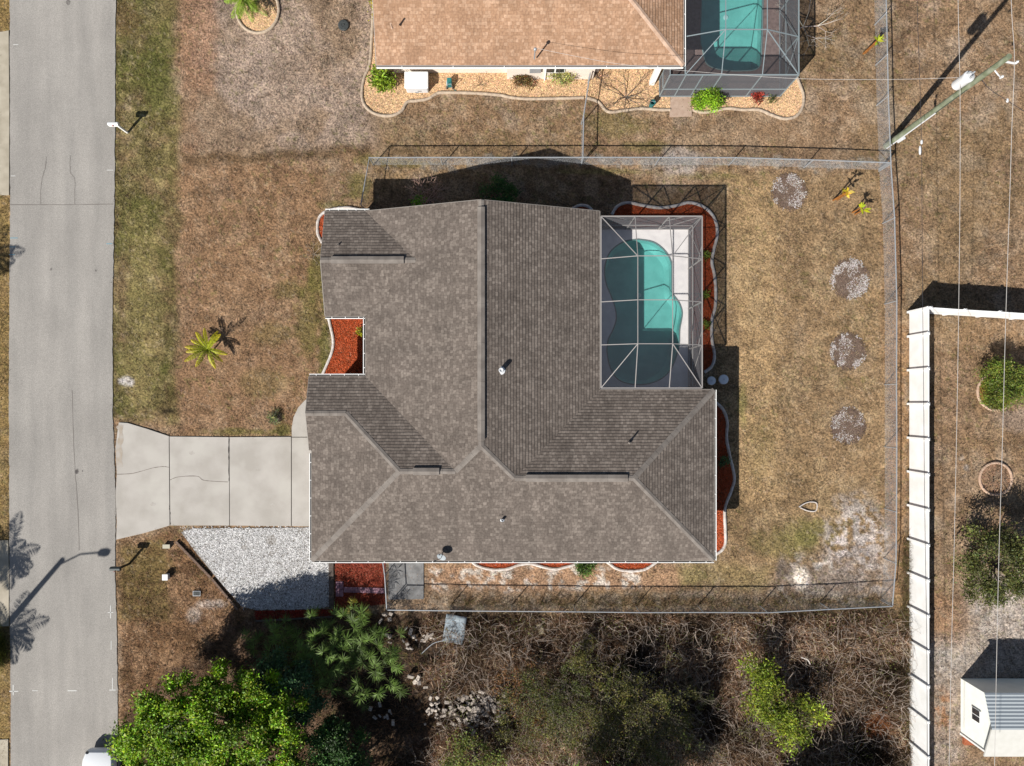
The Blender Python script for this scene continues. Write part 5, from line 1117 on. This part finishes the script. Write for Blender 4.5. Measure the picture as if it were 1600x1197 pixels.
# palms
def frond(base, az, L, droop, up, n, lw, ll, colr, tipc=None, fold=.35):
    base = np.array(base); s = np.linspace(0, 1, n); hd = np.array([math.cos(az), math.sin(az), 0])
    pts = base + hd * (s * L * math.cos(up * .6))[:, None] + np.array([0, 0, 1]) * (L * (math.sin(up) * s - droop * s ** 2))[:, None]
    V, F = sticks(pts[:-1], pts[1:], .018 * (1 - s[:-1] * .7), .018 * (1 - s[1:] * .7)); out = [(V, F, np.array(colr) * .9)]
    tan = unit(np.gradient(pts, axis=0)); sdv = unit(np.cross(tan, np.array([0, 0, 1.])))
    for sg in (-1, 1):
        k = np.arange(1, n); prof = np.sin(np.pi * np.clip(s[k] * .86 + .12, 0, 1)) ** .6
        d = unit(sdv[k] * sg + tan[k] * .75 + np.array([0, 0, -fold]) + rng.normal(size=(len(k), 3)) * .08)
        V, F = leaves(pts[k], d, unit(np.array([0, 0, 1.]) + rng.normal(size=(len(k), 3)) * .2), ll * prof, lw)
        cc = np.array(colr) * (1 + rng.normal(0, .15, (len(k), 1))); 
        if tipc is not None: cc = cc * (1 - s[k][:, None] ** 2) + np.array(tipc) * s[k][:, None] ** 2
        out.append((V, F, np.repeat(cc, 4, 0)))
    return out
def palm(name, label, u, v, th, L, nf, colr, tip=None, lw=.035, ll=.28, tr=.05, seg=26, group=None, droop=.35, upr=(.2, 1.0), azs=None):
    t = thing(name, label, 'palm', P(u, v), group=group); b = Vector(P(u, v, 0))
    MB().tube([b, b + Vector((.02, .02, th))], [tr, tr * .8], 9).build('trunk', M['bark'], t)
    for i in range(nf):
        az = azs[i] if azs else 6.283 * i / nf + random.uniform(-.2, .2)
        V, F, Cc = join(frond(P(u, v, th), az, L * random.uniform(.8, 1.1), droop * random.uniform(.7, 1.3), random.uniform(*upr), seg, lw, ll, colr, tip))
        npmesh('frond', V, F, M['leaf'], parent=t, color=Cc)
    return t
palm('young_palm', 'young yellow green palm alone in the front lawn', 333, 547, .75, 1.25, 12, GR(150, 160, 26), GR(190, 170, 40), .05, .20, .05, 30, upr=(.15, .9), azs=[math.radians(a_) for a_ in (175, 190, 150, 120, 98, 62, 40, 215, 250, 295, 318, 345)])
palm('palm', 'green palm in the round golden stone bed at the top left edge', 392, 12, 1.0, 1.25, 16, GR(125, 150, 45), None, .03, .35, .12, 34, upr=(0, .8))
for (x, y, h_, lab) in ((-98, 996, 5.0, 'palm outside the left edge whose frond shadows fall north of the lamp shadow'), (-96, 1116, 5.0, 'palm outside the left edge whose frond shadows fall south of the lamp shadow'), (-157, 556, 6.2, 'palm outside the left edge whose faint shadow touches the middle of the road')):
    palm('palm', lab, x, y, h_, 1.9, 15, GR(90, 110, 40), None, .045, .6, .14, 44, upr=(.1, .9))
# clump of ornamental grass west of the road
og = thing('ornamental_grass', 'clump of long green grass at the left edge of the road', 'ornamental grass', P(4, 1012))
n = 1400; b = np.array(P(2, 1012, 0)) + np.stack([rng.normal(0, .10, n), rng.normal(0, .45, n), np.zeros(n)], 1); d = unit(np.stack([rng.normal(0, .5, n), rng.normal(0, .8, n), rng.uniform(.3, 1, n)], 1))
V, F = leaves(b, d, rdir(n), rng.uniform(.4, .8, n), .02); npmesh('blades', V, F, M['leaf'], parent=og, color=jit(GR(110, 112, 50), n, 4, .4, .1))

def fan_palm(label, u, v, h, nf, R, colr, group, seed):
    t = thing('palmetto', label, 'palmetto', P(u, v), group=group); parts = []; b = np.array(P(u, v, 0.))
    stems0, stems1 = [], []
    for i in range(nf):
        az = rng.uniform(0, 6.28); el = rng.uniform(.25, 1.35); l = h * rng.uniform(.6, 1.05); d = np.array([math.cos(az) * math.cos(el), math.sin(az) * math.cos(el), math.sin(el)])
        hub = b + np.array([0, 0, h * .25]) + d * l * .85; stems0.append(b + np.array([0, 0, h * .2])); stems1.append(hub)
        fwd = unit(d * np.array([1, 1, .3])); s1_ = unit(np.cross(fwd, [0, 0, 1.])); k = 24; th = np.linspace(-2.2, 2.2, k)
        dd = unit(fwd[None] * np.cos(th)[:, None] + s1_[None] * np.sin(th)[:, None] + np.array([0, 0, -.3]) + rng.normal(size=(k, 3)) * .13)
        V, F = leaves(np.repeat(hub[None], k, 0), dd, np.repeat(np.array([[0, 0, 1.]]), k, 0) + rng.normal(size=(k, 3)) * .3, R * rng.uniform(.7, 1.05, k) * (1 - .2 * np.abs(th) / 2.2) * rng.uniform(.8, 1.1), .03)
        cF = np.repeat(colr * rng.uniform(.6, 1.35) * (1 + rng.normal(0, .14, (k, 1))), 4, 0)
        V2, F2 = sticks(stems0[-1][None], stems1[-1][None], .02, .012)
        V, F, Cc = join([(V, F, cF), (V2, F2, np.repeat(np.array([[.09, .11, .04]]), len(V2), 0))]); npmesh('fan_leaf', V, F, M['leaf'], parent=t, color=Cc)
GPM = 'fan leaved palmettos between the bright tree and the mulch beds'
for i, (x, y, h_, nf, lab) in enumerate(((430, 990, 1.8, 16, 'westernmost palmetto, below the mulch strip'), (470, 985, 2.2, 18, 'palmetto just below the white gravel corner'), (520, 985, 2.6, 20, 'palmetto below the timber edging'), (556, 975, 2.4, 18, 'palmetto nearest the fence corner by the mauve pavers'), (500, 1020, 2.6, 20, 'palmetto in the middle of the cluster'),
                       (548, 1022, 2.8, 22, 'tall palmetto right of the cluster middle'), (588, 1005, 2.2, 16, 'easternmost palmetto, left of the dumped rubble'), (590, 1040, 2.2, 18, 'southernmost palmetto, above the dark brush'), (470, 1030, 2.2, 15, 'palmetto touching the blue green shaded tree'))):
    fan_palm(lab, x, y, h_, nf, .62, GR(96, 122, 50), GPM, i)
fan_palm('small yellow fan palm above the palmettos by the fence corner', 563, 950, 1.0, 4, .5, GR(170, 160, 60), GPM, 20)
# banana like plants
def banana(label, u, v, h, stems, leafc):
    t = thing('banana_plant', label, 'banana plant', P(u, v), group='young banana plants in the rear yards')
    for (du, dv, hh) in stems:
        b = Vector(P(u + du, v + dv, 0)); MB().tube([b, b + Vector((.03, .02, hh))], [.055, .035], 8).build('stalk', mat('stalk_orange', sl(190, 125, 60), sl(150, 95, 45), scale=8), t)
        k = 5; c = np.repeat(np.array([[b.x + .03, b.y + .02, hh]]), k, 0); a_ = rng.uniform(0, 6.28, k); d = unit(np.stack([np.cos(a_), np.sin(a_), rng.uniform(.1, 1.0, k)], 1))
        V, F = leaves(c, d, unit(np.array([0, 0, 1.]) + rng.normal(size=(k, 3)) * .3), rng.uniform(.25, .5, k), .15); npmesh('leaves', V, F, M['leaf'], parent=t, color=jit(leafc, k, 4, .2, .08))
banana('banana plant with two orange stalks near the north east fence corner', 1302, 313, 1.6, ((0, 0, 1.6), (6, -1, 1.0)), GR(200, 170, 40))
banana('small yellow green banana plant right of the two stalked one', 1336, 335, .9, ((0, 0, .8), (-4, -3, .9)), GR(180, 190, 40))
banana('orange stalked banana plant in the yard north of the fence', 1349, 84, 1.3, ((0, 0, 1.4), (3, -1, 1.2)), GR(165, 175, 45))

# ------------------------------------------------------------------ dry brush
def in_b(u, v): return inpoly(u, v, [(640, 962), (1000, 961), (1200, 960), (1398, 950), (1414, 935), (1417, 1215), (600, 1215), (640, 1180), (690, 1150), (700, 1085), (668, 1050), (690, 1000)])
nc = 1500
cu1 = rng.uniform(600, 1430, nc * 3); cv1 = rng.uniform(955, 1215, nc * 3); k = in_b(cu1, cv1) & (np.hypot((cu1 - 740) / 46, (cv1 - 1108) / 36) > 1) & ~((cu1 > 800) & (cu1 < 1110) & (cv1 > 1040) & (rng.random(nc * 3) < .55)); cu1, cv1 = cu1[k][:nc], cv1[k][:nc]; nc = len(cu1)
hh = .25 + 1.5 * np.clip(fbm(cu1 / PX, cv1 / PX, .45, 6) - .28, 0, 1) * np.clip((cv1 - 950) / 60, .15, 1)
per = 60; N = nc * per; w_ = np.repeat(np.arange(nc), per)
bpos = np.stack([(cu1[w_] - CU) / PX + rng.normal(0, .22, N), -(cv1[w_] - CV) / PX + rng.normal(0, .22, N), np.zeros(N)], 1); bpos[:, 2] = rng.uniform(0, .3, N) * hh[w_]
a_ = rng.uniform(0, 6.28, N); el = rng.uniform(.15, 1.3, N); d = np.stack([np.cos(a_) * np.cos(el), np.sin(a_) * np.cos(el), np.sin(el)], 1); l = hh[w_] * rng.uniform(.4, .9, N) + .08
m1 = bpos + d * l[:, None] * .55; d2 = unit(d * np.array([1, 1, .45]) + rng.normal(size=(N, 3)) * .35); m2 = m1 + d2 * l[:, None] * .6
m2[:, 2] = np.maximum(m2[:, 2], .02)
bc = np.where(rng.random((N, 1)) < .38, C(216, 188, 160), C(128, 98, 74)) * np.clip(3.2 * (fbm(cu1 / PX, cv1 / PX, .55, 8) - .5) + 1.0, .22, 1.9)[w_][:, None]
red = (np.hypot((cu1 - 1365) / 22, (cv1 - 1125) / 22) < 1) | (np.hypot((cu1 - 825) / 26, (cv1 - 1120) / 20) < 1); bc = np.where(red[w_][:, None], C(178, 118, 78), bc)
tk = rng.uniform(.6, 2.2, N) ** 1.3; V1, F1 = sticks(bpos, m1, .0065 * tk, .0055 * tk); V2, F2 = sticks(m1, m2, .0055 * tk, .003)
cj = jit(bc, N, 6, .3, .05)
n = 2600; u = rng.uniform(640, 1416, n); v = rng.uniform(962, 1215, n); k = in_b(u, v); u, v = u[k], v[k]; n = len(u)
p = np.stack([(u - CU) / PX, -(v - CV) / PX, rng.uniform(.3, 1.1, n)], 1); parts3 = [(V1, F1, cj), (V2, F2, cj)]; d = unit(rng.normal(size=(n, 3)) * [1, 1, .3]); cj2 = C(222, 204, 188) * rng.uniform(.5, 1.15, (n, 1))
for q_ in range(4):
    e_ = p + d * rng.uniform(.12, .34, (n, 1)); V_, F_ = sticks(p, e_, .012 - .0022 * q_, .010 - .0022 * q_); parts3.append((V_, F_, np.repeat(cj2, 6, 0))); p = e_; d = unit(d + rng.normal(size=(n, 3)) * [.35, .35, .15])
V, F, Cc = join(parts3)
npmesh('dry_brush', V, F, M['dry'], color=Cc, label='tangle of dry brown weeds and twigs filling the lot south of the fence', cat='dry brush', kind='stuff')
# weeds with small green leaves mixed in
n = 16000; u = rng.uniform(660, 1416, n); v = rng.uniform(955, 1215, n); k = in_b(u, v) & (fbm(u / PX, v / PX, .6, 12) > .52) & ~((u > 800) & (u < 1190) & (v > 1000)); u, v = u[k], v[k]; n = len(u)
p = np.stack([(u - CU) / PX, -(v - CV) / PX, rng.uniform(.1, .7, n)], 1); V, F = leaves(p, unit(rng.normal(size=(n, 3)) + [0, 0, .6]), rdir(n), rng.uniform(.05, .12, n), .04)
npmesh('weeds', V, F, M['leaf'], color=jit(GR(120, 124, 62), n, 4, .35, .12), label='olive green weeds growing through the dry brush', cat='weeds', kind='stuff')
# dead leaves and straw in the south west corner
n = 9000; u, v = scatter_poly([(190, 900), (300, 880), (380, 950), (640, 965), (690, 1150), (600, 1215), (190, 1215)], n)
p = np.stack([(u - CU) / PX, -(v - CV) / PX, rng.uniform(0, .08, n)], 1); d = unit(rng.normal(size=(n, 3)) * [1, 1, .25]); V, F = sticks(p - d * .1, p + d * rng.uniform(.05, .28, (n, 1)), .009, .005)
V[:, 2] = np.maximum(V[:, 2], -.01)
npmesh('leaf_litter', V, F, M['dry'], color=jit(C(150, 118, 90), n, 6, .4, .06), label='dead stems and leaf litter at the lower left and under the palmettos', cat='leaf litter', kind='stuff')
# weeds along the south fence and the white fence
n = 3600; fs1 = rng.random(n) < .55; u = np.where(fs1, rng.uniform(700, 1395, n), rng.normal(1414, 4, n)); v = np.where(fs1, rng.normal(944, 7, n), rng.uniform(840, 1200, n))
p = np.stack([(u - CU) / PX, -(v - CV) / PX, np.zeros(n)], 1); d = unit(np.stack([rng.normal(0, .5, n), rng.normal(0, .5, n), rng.uniform(.4, 1, n)], 1)); l = rng.uniform(.2, .8, (n, 1)); V, F = sticks(p, p + d * l, .009, .003)
npmesh('fence_weeds', V, F, M['dry'], color=jit(np.where((rng.random((n, 1)) < .4), C(120, 118, 70), C(150, 128, 100)), n, 6, .3, .05), label='thin dry weeds growing along the south and white fences', cat='weeds', kind='stuff')

# ------------------------------------------------------------------ parked car at the bottom left
car = thing('parked_car', 'white car parked at the road edge under the large bright tree', 'car', P(166, 1225))
cx0, cy0 = P(166, 1225)[:2]
def loft(secs, n=None):
    """secs: list of (y, [(x,z)...]) closed rings"""
    mb = MB(); k = len(secs[0][1])
    for y, ring_ in secs: mb.v += [(cx0 + x, cy0 + y, z) for x, z in ring_]
    for s in range(len(secs) - 1):
        for i in range(k): mb.f.append((s * k + i, s * k + (i + 1) % k, (s + 1) * k + (i + 1) % k, (s + 1) * k + i)); mb.mi.append(0)
    mb.f.append(tuple(range(k))[::-1]); mb.f.append(tuple((len(secs) - 1) * k + i for i in range(k))); mb.mi += [0, 0]; return mb
def rg_(w_, z0, z1, k=.12): return [(-w_, z0), (w_, z0), (w_ * 1.02, (z0 + z1) / 2), (w_ * .98, z1 - k), (w_ * .86, z1), (-w_ * .86, z1), (-w_ * .98, z1 - k), (-w_ * 1.02, (z0 + z1) / 2)]
cp = mat('car_paint_white', (.72, .74, .76, 1), rough=.25, spec=.5)
body = loft([(2.22, rg_(.55, .35, .6)), (2.12, rg_(.78, .28, .74)), (1.7, rg_(.88, .25, .88)), (.95, rg_(.91, .25, .98)), (-1.2, rg_(.91, .25, .98)), (-1.9, rg_(.88, .25, .95)), (-2.2, rg_(.75, .3, .85))]).build('body', cp, car, smooth=True, bevel=.02)
MB
cab = loft([(1.0, rg_(.78, .9, .97, .02)), (.25, rg_(.66, .9, 1.42, .1)), (-.9, rg_(.66, .9, 1.45, .1)), (-1.75, rg_(.72, .9, 1.0, .02))]).build('windows', M['glass'], car, smooth=True)
loft([(.2, rg_(.60, 1.40, 1.47, .03)), (-.3, rg_(.62, 1.42, 1.5, .03)), (-.95, rg_(.60, 1.42, 1.485, .03))]).build('cabin_roof', cp, car, smooth=True)
for sx in (-1, 1):
    MB().lathe((cx0 + sx * .62, cy0 + 2.08, .66), [(.05, -.1), (.13, -.02), (.12, .06), (.03, .08)], 12, 'y').build('headlight', M['glass'], car)
    MB().box((cx0 + sx * 1.0, cy0 + .75, 1.0), (.2, .1, .13), sx * .2).build('mirror', cp, car, bevel=.03)
    for sy in (1.35, -1.35):
        wl_ = MB().lathe((cx0 + sx * .82 - .1, cy0 + sy, .32), [(.18, 0), (.32, .02), (.32, .18), (.18, .2)], 20, 'x').build('wheel', M['blackplastic'], car); MB().lathe((cx0 + sx * .82 - .1 + (.2 if sx > 0 else -.01), cy0 + sy, .32), [(.18, 0), (.1, .01)], 14, 'x').build('rim', M['gal'], wl_)

print('objects', len(bpy.data.objects))
